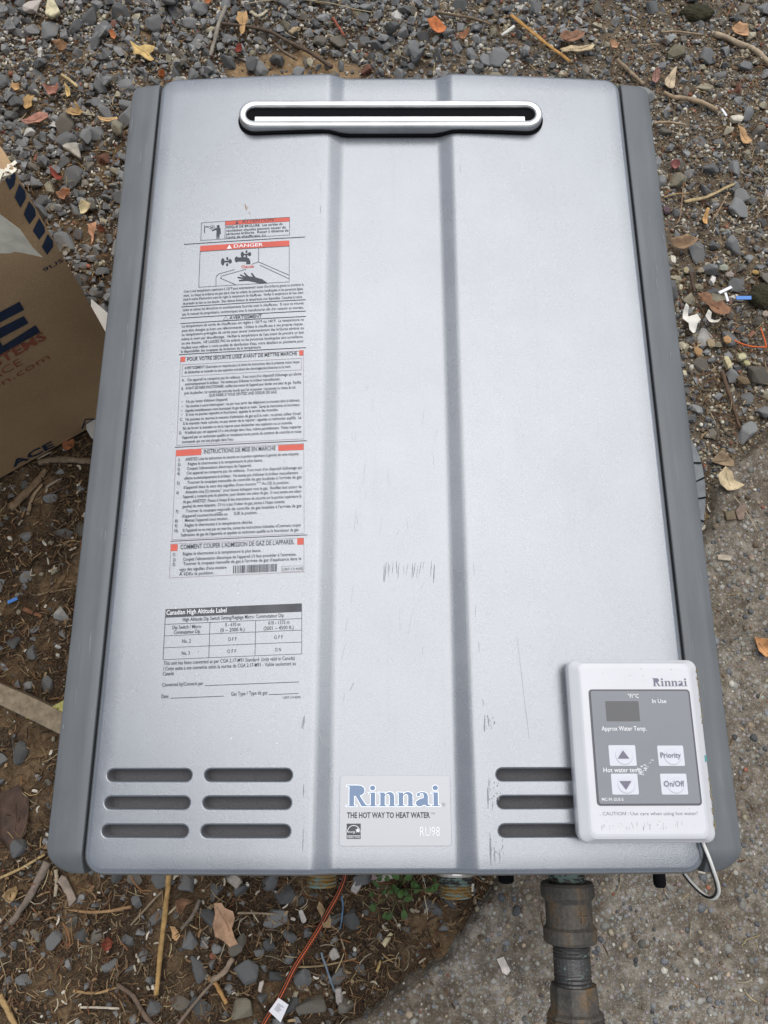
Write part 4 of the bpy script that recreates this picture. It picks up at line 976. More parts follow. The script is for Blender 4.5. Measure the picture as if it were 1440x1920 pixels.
for a, L in ((8, .05), (20, .035), (-6, .03), (-16, .05), (30, .03), (2, .02), (-28, .05)):
    r0 = rad * 0.999; P0 = [(cxs + (r0 - L * t) * math.cos(R(a + 3 * t * (1 if L > .04 else -1))), cys + (r0 - L * t) * math.sin(R(a + 3 * t * (1 if L > .04 else -1)))) for t in (0, .35, .7, 1)]
    V, F = [], []
    for i, (x, y) in enumerate(P0): w = 0.0011 * (1 - i / 3.2); V += [(x - w * math.sin(R(a)), y + w * math.cos(R(a)), 0.0728), (x + w * math.sin(R(a)), y - w * math.cos(R(a)), 0.0728)]
    for i in range(3): F.append((2 * i, 2 * i + 1, 2 * i + 3, 2 * i + 2))
    mk('crack', V, F, M['black'], stump)
V, F = prism([(-0.20, -0.26), (0.05, -0.26), (0.05, -0.21), (-0.20, -0.21)], 0.0, 0.0735, 0.002); 
b2 = mk('wood_block', [(x, y, z) for x, y, z in V], F, None); b2.data.materials.append(stump.data.materials[0]); tag(b2, 'grey timber offcut propping the heater near its bottom left corner', 'wood block')

# ------------------------------------------------------------------ loose gravel, pebbles and mulch
def blocked(x, y, pad=0.0):
    """inside the carton or the wood blocks"""
    d = Vector((x, y)) - CB; s = d.dot(ex); e = d.dot(ey)
    if -pad < s < BW + pad and -pad < e < BD + pad: return True
    if math.hypot(x - cxs, y - cys) < rad * 1.02 + pad: return True
    return -0.2 - pad < x < 0.05 + pad and -0.26 - pad < y < -0.21 + pad
def seen(x, y, z=0.01, m=40):
    u, v = px(x, y, z)
    if not (-m < u < 1440 + m and -m < v < 1920 + m): return False
    t = (v - 158) / 1477
    if 0 < t < 1 and 246 - 166 * t + 14 < u < 1216 + 183 * t - 14: return False
    return not (u < 190 and u < 30 + 0.53 * (v - 315) - 6 and 250 < v < 880 - 0.56 * (u - 22))
def gravel_w(u, v):
    """how densely gravel lies, read off the photograph's zones"""
    w = 0.0
    if v < 330: w = 1.0 if u < 430 else 0.95 if u < 1040 else max(0.34, 0.95 - (u - 1040) / 260)
    if u < 430 and v >= 150: w = 0.86 if v < 560 else max(0.04, 0.86 - (v - 560) / 300)
    if u >= 900 and v >= 110: w = 0.50 if v < 420 else 0.66 if v < 760 else 0.30
    if v > 820 and u < 420: w = 0.07 if v < 1560 else 0.16
    if v > 1600 and 330 < u < 1000: w = 0.55 if u < 640 else 0.25
    return w
def tint_of(r, u, v):
    k = r.random() * (0.90 if v > 1500 else 1.0)
    right = u > 1000
    if k < (0.80 if not right else 0.74): g = r.uniform(0.105, 0.25) * (1.0 if v < 1500 else .85); return (g * 1.0, g * 1.0, g * 0.985)
    if k < 0.88: g = r.uniform(0.10, 0.18); return (g * 1.12, g, g * .82)
    if k < 0.95: g = r.uniform(0.20, 0.34); return (g * 1.12, g, g * 0.72)
    if k < 0.993: g = r.uniform(0.36, 0.54); return (g * 1.04, g, g * 0.92)
    g = r.uniform(0.10, 0.16); return (g * 1.7, g * .8, g * .55)
def rock(seed, pts_n=15, bev=True):
    r = random.Random(seed); bm = bmesh.new()
    sc_ = Vector((1.0, r.uniform(.68, .95), r.uniform(.50, .75)))
    for _ in range(pts_n):
        d = Vector((r.gauss(0, 1), r.gauss(0, 1), r.gauss(0, 1))).normalized() * r.uniform(.86, 1.06)
        bm.verts.new((d.x * sc_.x, d.y * sc_.y, d.z * sc_.z))
    g = bmesh.ops.convex_hull(bm, input=bm.verts)
    bmesh.ops.delete(bm, geom=[x for x in g['geom_interior'] if isinstance(x, bmesh.types.BMVert)], context='VERTS')
    if bev: bmesh.ops.bevel(bm, geom=list(bm.edges), offset=0.055, segments=1, affect='EDGES', profile=0.6)
    bmesh.ops.triangulate(bm, faces=bm.faces[:]); bmesh.ops.recalc_face_normals(bm, faces=bm.faces[:])
    V = np.array([v.co[:] for v in bm.verts]); F = np.array([[v.index for v in f.verts] for f in bm.faces]); bm.free(); return V, F
def pebble(seed):
    r = random.Random(seed); bm = bmesh.new(); bmesh.ops.create_icosphere(bm, subdivisions=1, radius=1)
    for v in bm.verts: v.co *= r.uniform(.82, 1.12)
    V = np.array([v.co[:] for v in bm.verts]) * np.array([1, r.uniform(.7, .95), r.uniform(.5, .75)]); F = np.array([[v.index for v in f.verts] for f in bm.faces]); bm.free(); return V, F
ROCKS = [rock(100 + i, 12 + i % 6) for i in range(14)]
ROCKS_LO = [rock(300 + i, 12, False) for i in range(12)]
PEB = [pebble(500 + i) for i in range(8)]
def merge(items, bases):
    """items: (base index, 3x3, loc, tint) -> one V, F, T"""
    Vs, Fs, Ts, o = [], [], [], 0
    for b, m, l, c in items:
        V, F = bases[b]; Vs.append(V @ m.T + l); Fs.append(F + o); Ts.append(np.tile(c, (len(V), 1))); o += len(V)
    return np.vstack(Vs), np.vstack(Fs), np.vstack(Ts)
def rot(r, tilt=0.5):
    return np.array(Euler((r.gauss(0, tilt), r.gauss(0, tilt), r.uniform(0, 6.283))).to_matrix())


# ------------------------------------------------------------------ leaves, twigs and litter lying on the ground
rl = random.Random(77)
KEEP_OUT = []                                     # spots the gravel leaves clear: (x, y, radius)
def floor_z(x, y):
    a = np.array([x]); b = np.array([y])
    return max(float(ground_h(a, b)[0]), float(slab_h(a, b)[0]) if slab_d(a, b)[0] > 0 else -1)
def bed(u, v):
    """height of loose litter's bed at a place on the photograph: gravel lifts it, bare soil does not"""
    p = at(u, v, 0.008); return floor_z(p.x, p.y) + (0.010 * gravel_w(u, v) if slab_d(np.array([p.x]), np.array([p.y]))[0] < 0 else 0.001)
def leaf(name, outline, col, label, cat='leaf', curl=0.010, fold=0.0, lift=0.003, th=0.0004, mat=None, group=None, rough=0.002, vein=True):
    cu = sum(p[0] for p in outline) / len(outline); cv = sum(p[1] for p in outline) / len(outline); z0 = bed(cu, cv) + lift
    P = [at(u, v, z0).xy for u, v in outline]; c = sum(P, Vector((0, 0))) / len(P); P = [p - c for p in P]
    # subdivide the outline and fill
    Q = []
    for i in range(len(P)):
        a, b = P[i], P[(i + 1) % len(P)]; m = max(1, int((b - a).length / 0.005))
        for k in range(m): j = Vector((rl.uniform(-1, 1), rl.uniform(-1, 1))) * (0.0006 if k else 0); Q.append(a.lerp(b, k / m) + j)
    R_ = max(p.length for p in Q); inn = []
    for i in range(-9, 10):
        for k in range(-9, 10):
            q = Vector((i + rl.uniform(-.25, .25), k + rl.uniform(-.25, .25))) * (R_ / 7); inn.append(q)
    KEEP_OUT.append((c.x, c.y, R_ * .72 + .002))
    def inside(q):
        s = False; n = len(Q)
        for i in range(n):
            a, b = Q[i], Q[i - 1]
            if (a.y > q.y) != (b.y > q.y) and q.x < (b.x - a.x) * (q.y - a.y) / (b.y - a.y) + a.x: s = not s
        return s and min((q - e).length for e in Q) > R_ / 14
    pts_ = Q + [q for q in inn if inside(q)]
    v, e, f, *_ = delaunay_2d_cdt(pts_, [], [list(range(len(Q)))], 1, 1e-7)
    far = max(Q, key=lambda p: p.length); ax = far.normalized(); nx = Vector((-ax.y, ax.x)); s1, s2, ph = rl.uniform(90, 140), rl.uniform(60, 100), rl.uniform(0, 6)
    def hz(p):
        t = p.dot(ax); w = p.dot(nx); L = max(R_, 1e-6)
        return curl * (w / L) ** 2 * 1.6 + curl * .6 * (t / L) ** 2 + fold * abs(w) + rough * (math.sin(t * s1 * 2 + ph) * math.cos(w * s2 * 2) * .5) + rl.uniform(-.0003, .0003)
    Z = [hz(p) for p in v]; n = len(v)
    V = [(p.x, p.y, z) for p, z in zip(v, Z)] + [(p.x, p.y, z - th) for p, z in zip(v, Z)]
    F = []
    edge = {}
    for t in f:
        t = list(t)
        if (v[t[1]] - v[t[0]]).cross(v[t[2]] - v[t[0]]) < 0: t = t[::-1]
        F.append(tuple(t)); F.append(tuple(i + n for i in t[::-1]))
        for i in range(3): edge[(t[i], t[(i + 1) % 3])] = 1
    for (a, b) in edge:
        if (b, a) not in edge: F.append((b, a, a + n, b + n))
    o = mk(name, V, F, mat or M['leaf'], smooth=True, loc=(c.x, c.y, z0)); o.color = (*col, 1); tag(o, label, cat, group)
    if vein and R_ > 0.012:
        a = -ax * (min((-p.dot(ax) for p in Q if abs(p.dot(nx)) < R_ * .4), default=R_ * .5) * -1 if False else R_ * .45); pth = [ax * (R_ * .8 * t) - ax * (R_ * .35 * (1 - t)) for t in (0, .2, .4, .6, .8, 1)]
        V, F = tube([(p.x, p.y, hz(p) + .0002) for p in pth], lambda t: .0006 * (1.1 - .7 * t), 5); w = mk('midrib', V, F, M['leaf'], smooth=True); w.parent = o; w.color = (*[k * .75 for k in col], 1)
    return o
def B(ou, ov, s, pts_): return [(ou + x / s, ov + y / s) for x, y in pts_]
TANL, ORG, RED, PNK, BRN, YEL, DUL = (.42, .27, .12), (.36, .13, .045), (.22, .045, .03), (.36, .17, .12), (.20, .115, .06), (.52, .36, .14), (.27, .20, .13)
leaf('fallen_leaf', B(0, 0, 4, [(978, 320), (1040, 345), (1095, 338), (1165, 360), (1150, 390), (1120, 400), (1160, 455), (1140, 470), (1090, 440), (1050, 412), (1000, 415), (1005, 375)]), YEL, "yellow lobed oak leaf on grey gravel above the heater's top left corner", curl=.006)
leaf('fallen_leaf', B(0, 0, 4, [(165, 925), (215, 890), (265, 860), (300, 850), (360, 858), (372, 885), (330, 905), (300, 925), (255, 915), (205, 945)]), PNK, 'pinkish brown oak leaf on gravel just above the carton', curl=.008)
leaf('fallen_leaf', B(0, 0, 4, [(500, 850), (540, 820), (572, 830), (580, 800), (638, 862), (600, 870), (560, 885), (520, 880)]), TANL, 'torn tan leaf with a raised tip left of the heater top corner', curl=.012)
leaf('fallen_leaf', B(0, 0, 4, [(180, 760), (215, 722), (270, 735), (240, 770), (250, 810), (200, 830), (175, 800)]), (.40, .25, .10), 'ragged ochre leaf half buried among pebbles near the left edge', curl=.006)
leaf('fallen_leaf', B(0, 0, 4, [(100, 630), (150, 640), (155, 680), (120, 690), (85, 665)]), (.45, .27, .12), 'small tan leaf scrap, upper of the scraps by the left edge', curl=.006)
leaf('fallen_leaf', B(0, 0, 4, [(345, 680), (390, 660), (440, 640), (450, 670), (415, 700), (420, 735), (375, 735)]), PNK, 'dull pink crumpled leaf on pebbles left of the heater top', curl=.010)
leaf('fallen_leaf', B(0, 0, 4, [(495, 640), (525, 670), (528, 715), (510, 740), (492, 700)]), YEL, 'narrow yellow leaf standing on edge between two grey stones', curl=.008)
leaf('fallen_leaf', B(0, 0, 4, [(820, 245), (850, 232), (878, 280), (865, 310), (835, 290)]), ORG, 'small orange leaf fragment in thick gravel left of the yellow oak leaf', curl=.008)
leaf('fallen_leaf', B(0, 0, 4, [(415, 365), (470, 340), (515, 350), (495, 390), (465, 430), (445, 420), (450, 385)]), (.30, .17, .09), 'brown curled leaf with orange tip on pebbles, upper left', curl=.012)
leaf('fallen_leaf', B(0, 0, 4, [(735, 880), (800, 880), (880, 885), (890, 902), (820, 910), (750, 905)]), (.50, .32, .15), 'long tan bark flake pointing at the left trim', 'bark flake', curl=.004, th=.001)
leaf('fallen_leaf', B(0, 0, 4, [(1200, 570), (1225, 550), (1250, 570), (1240, 600), (1205, 605)]), ORG, "orange leaf curled against the heater's top left corner", curl=.012)
leaf('fallen_leaf', B(0, 240, 6.545, [(630, 500), (680, 535), (735, 585), (790, 640), (745, 660), (690, 630), (630, 585)]), RED, 'dark red leathery leaf on gravel right of the carton corner', curl=.012)
leaf('fallen_leaf', B(0, 240, 6.545, [(985, 985), (1030, 920), (1090, 935), (1125, 950), (1110, 1000), (1050, 1030), (1045, 1085), (1000, 1080)]), (.56, .47, .28), 'cream torn leaf on gravel between carton and heater', curl=.009)
leaf('fallen_leaf', B(0, 240, 6.545, [(1095, 1200), (1200, 1175), (1180, 1240), (1150, 1290), (1155, 1400), (1130, 1480), (1125, 1330), (1085, 1290)]), (.46, .24, .14), 'pale orange stalked leaf beside the left trim', curl=.012)
leaf('fallen_leaf', B(0, 240, 6.545, [(1200, 1270), (1250, 1235), (1320, 1275), (1290, 1305), (1215, 1300)]), (.24, .10, .06), 'reddish brown leaf touching the left trim', curl=.010)
leaf('fallen_leaf', B(0, 240, 6.545, [(720, 850), (790, 785), (880, 780), (860, 840), (870, 900), (800, 900), (740, 890)]), (.36, .18, .10), 'crumpled orange brown leaf in gravel right of the carton', curl=.012)
leaf('fallen_leaf', B(360, 0, 4, [(330, 150), (345, 100), (390, 105), (410, 90), (425, 150), (400, 185), (395, 250), (375, 290), (355, 230), (360, 190)]), (.42, .25, .11), 'tan leaf on the dark twig above the heater', curl=.010)
leaf('fallen_leaf', B(360, 0, 4, [(95, 0), (150, -10), (155, 30), (125, 45), (95, 30)]), ORG, 'orange leaf at the photo top, left of centre', curl=.006)
leaf('fallen_leaf', B(360, 0, 4, [(320, 400), (340, 350), (375, 350), (380, 385), (345, 420)]), RED, 'dark red leaf scrap by the sandy patch above the heater', curl=.010)
leaf('fallen_leaf', B(720, 0, 4, [(320, 180), (380, 140), (420, 165), (465, 225), (455, 258), (400, 258), (350, 225)]), (.46, .15, .05), 'rust orange leaf above the middle of the heater', curl=.008)
leaf('fallen_leaf', B(720, 0, 4, [(1310, 290), (1350, 255), (1400, 260), (1440, 245), (1500, 270), (1480, 320), (1400, 330), (1340, 350)]), (.26, .14, .085), 'crumpled brown leaf above the right half of the heater', curl=.014)
leaf('fallen_leaf', B(720, 0, 4, [(1320, 370), (1400, 340), (1580, 345), (1560, 375), (1440, 385), (1340, 388)]), (.50, .39, .24), 'long pale bark flake near the amber reed', 'bark flake', curl=.004, th=.001)
leaf('fallen_leaf', B(720, 0, 4, [(550, 270), (600, 240), (640, 235), (630, 270), (590, 300), (575, 320)]), (.30, .14, .07), 'brown leaf scrap right of the rust orange leaf', curl=.010)
leaf('fallen_leaf', B(1080, 0, 4, [(665, 600), (700, 560), (730, 520), (750, 510), (745, 580), (735, 660), (720, 678), (690, 670), (660, 640)]), (.46, .36, .24), "pale fan shaped leaf beyond the heater's top right corner", curl=.008)
leaf('fallen_leaf', B(1080, 0, 4, [(595, 520), (625, 540), (620, 600), (590, 645), (560, 625), (570, 570)]), (.25, .13, .10), 'dull pink narrow leaf left of the pale fan shaped leaf', curl=.010)
leaf('fallen_leaf', B(1080, 0, 4, [(1160, 225), (1210, 195), (1270, 210), (1292, 250), (1280, 300), (1240, 290), (1200, 265)]), (.44, .26, .14), 'round tan leaf by the thick pale stick, upper right', curl=.008)
leaf('fallen_leaf', B(1080, 0, 4, [(245, 325), (285, 310), (320, 345), (300, 378), (265, 370)]), (.40, .23, .13), 'small round tan leaf left of the top right corner', curl=.006)
leaf('fallen_leaf', B(1080, 0, 4, [(1210, 945), (1260, 965), (1320, 1060), (1290, 1085), (1250, 1080), (1230, 1010)]), (.42, .25, .12), 'tan rectangular leaf piece near the right edge', curl=.003)
leaf('fallen_leaf', B(1200, 250, 6, [(310, 1230), (400, 1200), (510, 1172), (640, 1215), (600, 1270), (500, 1320), (465, 1345), (420, 1310), (350, 1285)]), (.24, .155, .09), 'large brown folded leaf against the right trim', curl=.010, fold=.45, lift=.006)
leaf('fallen_leaf', B(1200, 250, 6, [(735, 870), (762, 880), (758, 990), (740, 1055), (705, 1030), (700, 970)]), (.52, .30, .12), 'small orange pointed leaf on gravel right of the heater', curl=.010)
leaf('fallen_leaf', B(1200, 250, 6, [(330, 350), (380, 310), (430, 340), (430, 400), (380, 430), (335, 400)]), (.27, .11, .10), 'round dull red leaf near the upper right trim', curl=.008)
leaf('fallen_leaf', B(1180, 400, 3.84, [(470, 600), (540, 585), (580, 600), (600, 640), (660, 640), (715, 700), (700, 745), (650, 760), (600, 740), (570, 670), (520, 640)]), (.22, .115, .065), 'curled brown maple leaf beside the white paper scraps', curl=.016, lift=.005)
leaf('fallen_leaf', B(1180, 400, 3.84, [(575, 1795), (640, 1725), (700, 1740), (745, 1790), (735, 1840), (640, 1810)]), (.26, .19, .12), 'dull brown leaf at the concrete edge by the right trim', curl=.010)
leaf('fallen_leaf', B(1220, 820, 3.84, [(470, 285), (530, 215), (580, 250), (600, 310), (660, 355), (600, 385), (550, 390), (490, 345)]), (.50, .40, .25), 'pale spotted half round leaf on the concrete', curl=.006)
leaf('fallen_leaf', B(1220, 820, 3.84, [(735, 1440), (790, 1450), (860, 1470), (850, 1580), (810, 1585), (765, 1540), (755, 1490)]), (.48, .25, .11), 'orange brown leaf on the concrete at the right edge', curl=.010)
leaf('fallen_leaf', B(400, 1600, 2.571, [(10, 235), (45, 232), (60, 260), (100, 275), (108, 310), (90, 360), (105, 400), (125, 430), (85, 445), (40, 410), (15, 395), (0, 340), (12, 290)]), (.42, .26, .16), 'large tan torn leaf below the bottom edge', curl=.012, lift=.005)
leaf('fallen_leaf', B(400, 1600, 2.571, [(500, 260), (512, 225), (530, 250), (545, 290), (572, 315), (565, 352), (530, 350), (518, 300)]), (.33, .23, .13), 'tan leaf lying against the orange rope', curl=.012, lift=.006)
leaf('fallen_leaf', B(0, 1600, 3.43, [(40, 265), (70, 225), (120, 205), (130, 240), (115, 290), (80, 315), (50, 300)]), (.36, .25, .13), 'small tan crumpled leaf in the bottom left mulch', curl=.012)
leaf('fallen_leaf', B(0, 1600, 3.43, [(1095, 465), (1125, 470), (1165, 525), (1140, 560), (1110, 540)]), (.48, .30, .15), 'small tan leaf right of the upright reed', curl=.006)
leaf('fallen_leaf', B(0, 1600, 3.43, [(1140, 300), (1180, 275), (1240, 280), (1245, 310), (1200, 330), (1190, 370), (1160, 360)]), (.26, .15, .09), 'curled brown leaf below the heater, right of the reed', curl=.014)
leaf('fallen_leaf', [(2, 1490), (38, 1470), (58, 1500), (52, 1560), (30, 1600), (4, 1570)], (.070, .042, .030), 'dark brown leaf by the left edge below the plank', curl=.012)
leaf('fallen_leaf', B(0, 1600, 3.43, [(665, 580), (700, 530), (740, 555), (725, 600), (690, 630)]), (.22, .06, .035), 'dark red leaf in the bottom left mulch', curl=.008)
leaf('fallen_leaf', [(118, 830), (138, 823), (141, 838), (128, 846), (119, 842)], (.32, .12, .05), 'orange chip by the carton bottom edge', curl=.004)

def stick(name, pts_, r0, r1, col, label, cat='twig', flat=1.0, lift=0.003, seg=5, mat=None, n=7):
    P = []
    for i, q in enumerate(pts_):
        u, v = q[:2]; z = bed(u, v) + lift + (q[2] if len(q) > 2 else 0); P.append(at(u, v, z))
    for a_, b_ in zip(P[:-1], P[1:]):
        for t_ in (0, .33, .66, 1): q_ = a_.lerp(b_, t_); KEEP_OUT.append((q_.x, q_.y, r0 + .004))
    c = sum(P, Vector()) / len(P); S_ = spline([p - c for p in P], seg)
    k = len(S_); S_ = [p + Vector((rl.uniform(-1, 1), rl.uniform(-1, 1), rl.uniform(-1, 1))) * (r0 * .12) for p in S_]
    V, F = tube(S_, lambda t: (r0 + (r1 - r0) * t) * (1 + .10 * math.sin(19 * t + r0 * 9e3)), n)
    if flat != 1.0:
        W = []
        for i, p in enumerate(V): cc = S_[min(i // n, k - 1)]; W.append((p.x, p.y, cc.z + (p.z - cc.z) * flat))
        V = W
    o = mk(name, V, F, mat or M['wood'], smooth=True, loc=c); o.color = (*col, 1); return tag(o, label, cat)
T1_, T2_, T3_, GRY = (.34, .25, .16), (.25, .17, .10), (.10, .07, .05), (.22, .18, .14)
stick('twig', [(1340, 64), (1362, 70), (1385, 82), (1410, 90), (1430, 106), (1452, 130)], .0042, .0038, (.37, .29, .20), 'thick pale crooked stick in the upper right corner')
stick('twig', [(1246, 174), (1262, 182), (1290, 185), (1318, 193), (1344, 207)], .0030, .0036, T1_, "pale bent twig just right of the heater's top right corner")
stick('twig', [(1157, 112), (1172, 126), (1188, 141), (1206, 158)], .0030, .0026, (.28, .21, .14), 'brown twig running under the top right corner of the heater')
stick('reed', [(958, 28), (985, 50), (1020, 78), (1070, 116)], .0032, .0026, (.40, .22, .07), 'flat amber reed slanting above the right half of the heater', 'reed', flat=.45)
stick('twig', [(1240, 60), (1270, 59), (1317, 65)], .0015, .0012, T1_, 'thin straight tan twig left of the thick crooked stick')
stick('twig', [(1226, 231), (1250, 229), (1284, 233)], .0021, .0015, T1_, 'short pale twig sticking out of the right trim')
stick('twig', [(415, 44), (450, 48), (500, 57), (540, 78), (580, 98), (622, 126)], .0022, .0030, T3_, 'long dark branch over the gravel above the heater')
stick('twig', [(516, 83), (532, 97), (552, 110)], .0024, .0020, (.14, .10, .07), 'short brown twig beside the sandy patch')
stick('grass_stalk', [(462, 7), (500, 1), (560, -1), (620, 6), (660, 16), (697, 23)], .0008, .0006, (.46, .38, .24), 'thin arching dry grass stalk at the photo top', 'grass stalk', lift=.008)
stick('twig', [(394, 105), (402, 78), (410, 45), (424, 12)], .0026, .0030, (.26, .23, .19), 'grey weathered twig standing among gravel, top left of centre')
stick('twig', [(816, 22), (850, 28), (885, 34), (922, 46)], .0021, .0017, (.19, .14, .09), 'brown twig right of the rust orange leaf')
stick('straw', [(1283, 378), (1320, 371), (1345, 360), (1378, 344)], .0026, .0017, (.42, .32, .17), 'split yellow straw lying right of the heater', 'straw', flat=.5)
stick('twig', [(1245, 370), (1268, 364), (1292, 362)], .0012, .0010, (.36, .24, .12), 'thin tan stalk beside the right trim')
stick('twig', [(1336, 412), (1350, 390), (1366, 362)], .0011, .0008, (.30, .20, .12), 'thin reddish twig below the split straw')
stick('twig', [(1354, 697), (1362, 725), (1374, 760), (1388, 803)], .0028, .0018, (.11, .07, .045), 'dark brown stick in gravel just above the concrete')
stick('twig', [(1296, 512), (1298, 530), (1303, 548)], .0026, .0016, (.09, .06, .045), 'short dark stick beside the right trim near the pebbles')
stick('twig', [(1268, 420), (1276, 402), (1282, 330)], .0009, .0006, (.30, .19, .11), 'fine root on the soil by the right trim')
stick('reed', [(317, 1638), (312, 1690), (305, 1750), (299, 1800), (293, 1866)], .0029, .0026, (.37, .23, .09), 'upright amber reed running down from the bottom edge', 'reed', lift=.008)
stick('twig', [(90, 1616), (72, 1650), (50, 1690), (20, 1732)], .0052, .0030, (.19, .15, .12), 'thick grey brown stick by the bottom left corner')
stick('straw', [(0, 1646), (40, 1628), (84, 1602)], .0016, .0013, (.44, .31, .15), 'thin yellow straw beside the bottom left corner', 'straw')
stick('straw', [(105, 1630), (106, 1655), (104, 1680)], .0022, .0020, (.34, .28, .20), 'short pale straw under the bottom left corner', 'straw')
stick('twig', [(0, 1866), (14, 1895), (32, 1930)], .0030, .0028, (.36, .24, .11), 'tan reed in the bottom left corner of the photo', 'reed')
stick('twig', [(305, 1670), (275, 1702), (245, 1735)], .0014, .0011, (.24, .18, .12), 'thin grey twig left of the upright reed')
stick('twig', [(375, 1686), (362, 1715), (340, 1742)], .0024, .0018, (.17, .14, .11), 'forked grey twig right of the upright reed')
stick('twig', [(340, 1690), (325, 1705), (312, 1716)], .0015, .0012, (.38, .30, .20), 'short pale straw crossing beside the upright reed', 'straw')
stick('twig', [(122, 1703), (160, 1710), (205, 1708), (246, 1700)], .0014, .0018, (.30, .18, .09), 'horizontal brown twig in the bottom left mulch')
stick('twig', [(138, 1858), (180, 1862), (222, 1850)], .0015, .0012, (.33, .21, .10), 'curved tan twig low in the bottom left mulch')
stick('twig', [(150, 1889), (185, 1889), (224, 1891)], .0012, .0011, (.48, .42, .33), 'thin whitish straw near the bottom of the photo', 'straw')
stick('twig', [(220, 1846), (250, 1868), (272, 1905), (292, 1926)], .0022, .0026, (.14, .10, .07), 'dark bent twig at the bottom below the reed')
stick('twig', [(330, 1926), (372, 1872), (418, 1822)], .0018, .0014, (.20, .15, .11), 'slanting grey twig at the bottom left of the rope')
stick('twig', [(392, 1832), (408, 1850), (424, 1882)], .0024, .0020, (.38, .21, .08), 'short amber stalk left of the rope', 'reed')
stick('twig', [(396, 1838), (418, 1824), (437, 1796)], .0032, .0026, (.28, .21, .15), 'stubby pale twig left of the rope', lift=.006)
stick('twig', [(545, 1813), (600, 1811), (668, 1797)], .0010, .0009, (.30, .22, .12), 'thin straight straw crossing right of the rope', 'straw')
stick('twig', [(445, 1712), (480, 1712), (520, 1714)], .0013, .0010, (.28, .22, .15), 'thin twig right of the large torn leaf')
stick('twig', [(706, 1822), (712, 1808), (712, 1802)], .0015, .0012, (.42, .30, .12), 'tiny yellow stalk at the concrete edge')
stick('twig', [(640, 1760), (644, 1775), (646, 1780)], .0010, .0008, (.30, .24, .16), 'tiny stalk right of the rope below the blue thread')
stick('bark_strip', [(20, 952), (48, 925), (72, 900), (86, 880)], .0058, .0040, (.21, .145, .085), 'shredded brown wood strip below the carton', 'wood strip', flat=.5)
stick('bark_strip', [(52, 965), (62, 930), (82, 905)], .0026, .0018, (.33, .24, .15), 'pale splinter beside the shredded wood strip', 'wood strip', flat=.5)
stick('bark_strip', [(72, 868), (110, 862), (172, 864)], .0046, .0040, (.20, .15, .10), 'grey brown stick along the carton bottom edge', 'wood strip', flat=.6)
stick('bark_strip', [(70, 860), (84, 853), (97, 846)], .0014, .0012, (.45, .38, .29), 'thin pale splinter touching the carton bottom edge', 'wood strip', flat=.5)
stick('bark_strip', [(86, 914), (100, 905), (116, 896)], .0018, .0014, (.36, .29, .22), 'small pale splinter right of the shredded wood strip', 'wood strip', flat=.5)
stick('bark_strip', [(70, 1116), (95, 1110), (140, 1102)], .0013, .0011, (.24, .17, .10), 'thin brown twig under the left trim midway down')
stick('bark_strip', [(45, 1142), (60, 1148), (78, 1156)], .0030, .0020, (.20, .095, .05), 'reddish brown bark piece beside the blue scrap', 'bark flake', flat=.4)
stick('twig', [(624, 34), (636, 52), (646, 68)], .0020, .0016, (.28, .085, .05), 'short red twig above the heater, near the centre')
stick('twig', [(470, 22), (485, 30), (500, 20)], .0030, .0022, (.42, .36, .26), 'pale wood shreds beside the grass stalk', 'wood strip', flat=.5)
stick('twig', [(545, 62), (553, 55), (560, 56)], .0042, .0038, (.40, .30, .18), 'tan wood chunk near the dark branch', 'wood strip', flat=.6)
stick('twig', [(115, 140), (130, 150), (145, 163)], .0020, .0024, (.46, .36, .19), 'pale yellow twig among pebbles left of the heater corner')
stick('bone_scrap', [(940, 66), (950, 60), (964, 50)], .0022, .0024, (.68, .65, .58), 'small white splinter left of the amber reed', 'splinter')
leaf('wood_chip', B(0, 1600, 3.43, [(370, 180), (400, 140), (425, 150), (450, 210), (492, 295), (450, 345), (425, 270)]), (.24, .19, .15), 'flat grey wood chip under the bottom left corner', 'wood chip', curl=.003, th=.004, lift=.006, vein=False)
leaf('wood_chip', [(715, 1768), (732, 1748), (737, 1752), (722, 1776)], (.52, .44, .28), 'pale yellow wood chip by the concrete edge', 'wood chip', curl=.001, th=.0025, vein=False)
leaf('wood_chip', B(960, 1580, 3, [(0, 0), (0, 1), (1, 1)]) if False else [(931, 1798), (944, 1793), (958, 1820), (951, 1829), (942, 1824)], (.56, .50, .45), 'pale pink chip on the concrete below the heater', 'wood chip', curl=.001, th=.003, vein=False)
leaf('wood_chip', B(1220, 820, 3.84, [(485, 845), (520, 842), (582, 855), (580, 888), (535, 885), (487, 878)]), (.42, .36, .28), 'small pale wooden tag on the concrete right of the trim', 'wood chip', curl=.0, th=.0025, vein=False)
V, F = prism(rrect(-.0057, -.0052, .0057, .0052, .0008, 2), 0, .006, .0005, 2); p = at(1366, 969, SLAB_Z); o = mk('wood_cube', V, F, M['wood'], loc=(p.x, p.y, floor_z(p.x, p.y))); o.color = (.16, .125, .08, 1); o.rotation_euler.z = .1; tag(o, 'small square brown wood block on the concrete', 'wood block')
leaf('rust_washer', B(1220, 820, 3.84, [(612, 530), (640, 490), (685, 478), (705, 520), (675, 545), (670, 590), (635, 590)]), (.21, .15, .115), 'broken round brown disc beside the small square block', 'disc', curl=.0, th=.0025, vein=False)
stick('grass_stalk', [(1398, 958), (1410, 978), (1421, 997)], .0007, .0005, (.40, .34, .24), 'fine pale stalk across the broken disc', 'grass stalk')
stick('grass_stalk', [(1376, 930), (1382, 938), (1388, 944)], .0006, .0005, (.40, .34, .24), 'tiny pale stalk above the broken disc', 'grass stalk')
stick('grass_stalk', [(1164, 1640), (1162, 1660), (1152, 1682)], .0007, .0005, (.30, .24, .15), 'fine curved stalk on the concrete right of the coupling', 'grass stalk')
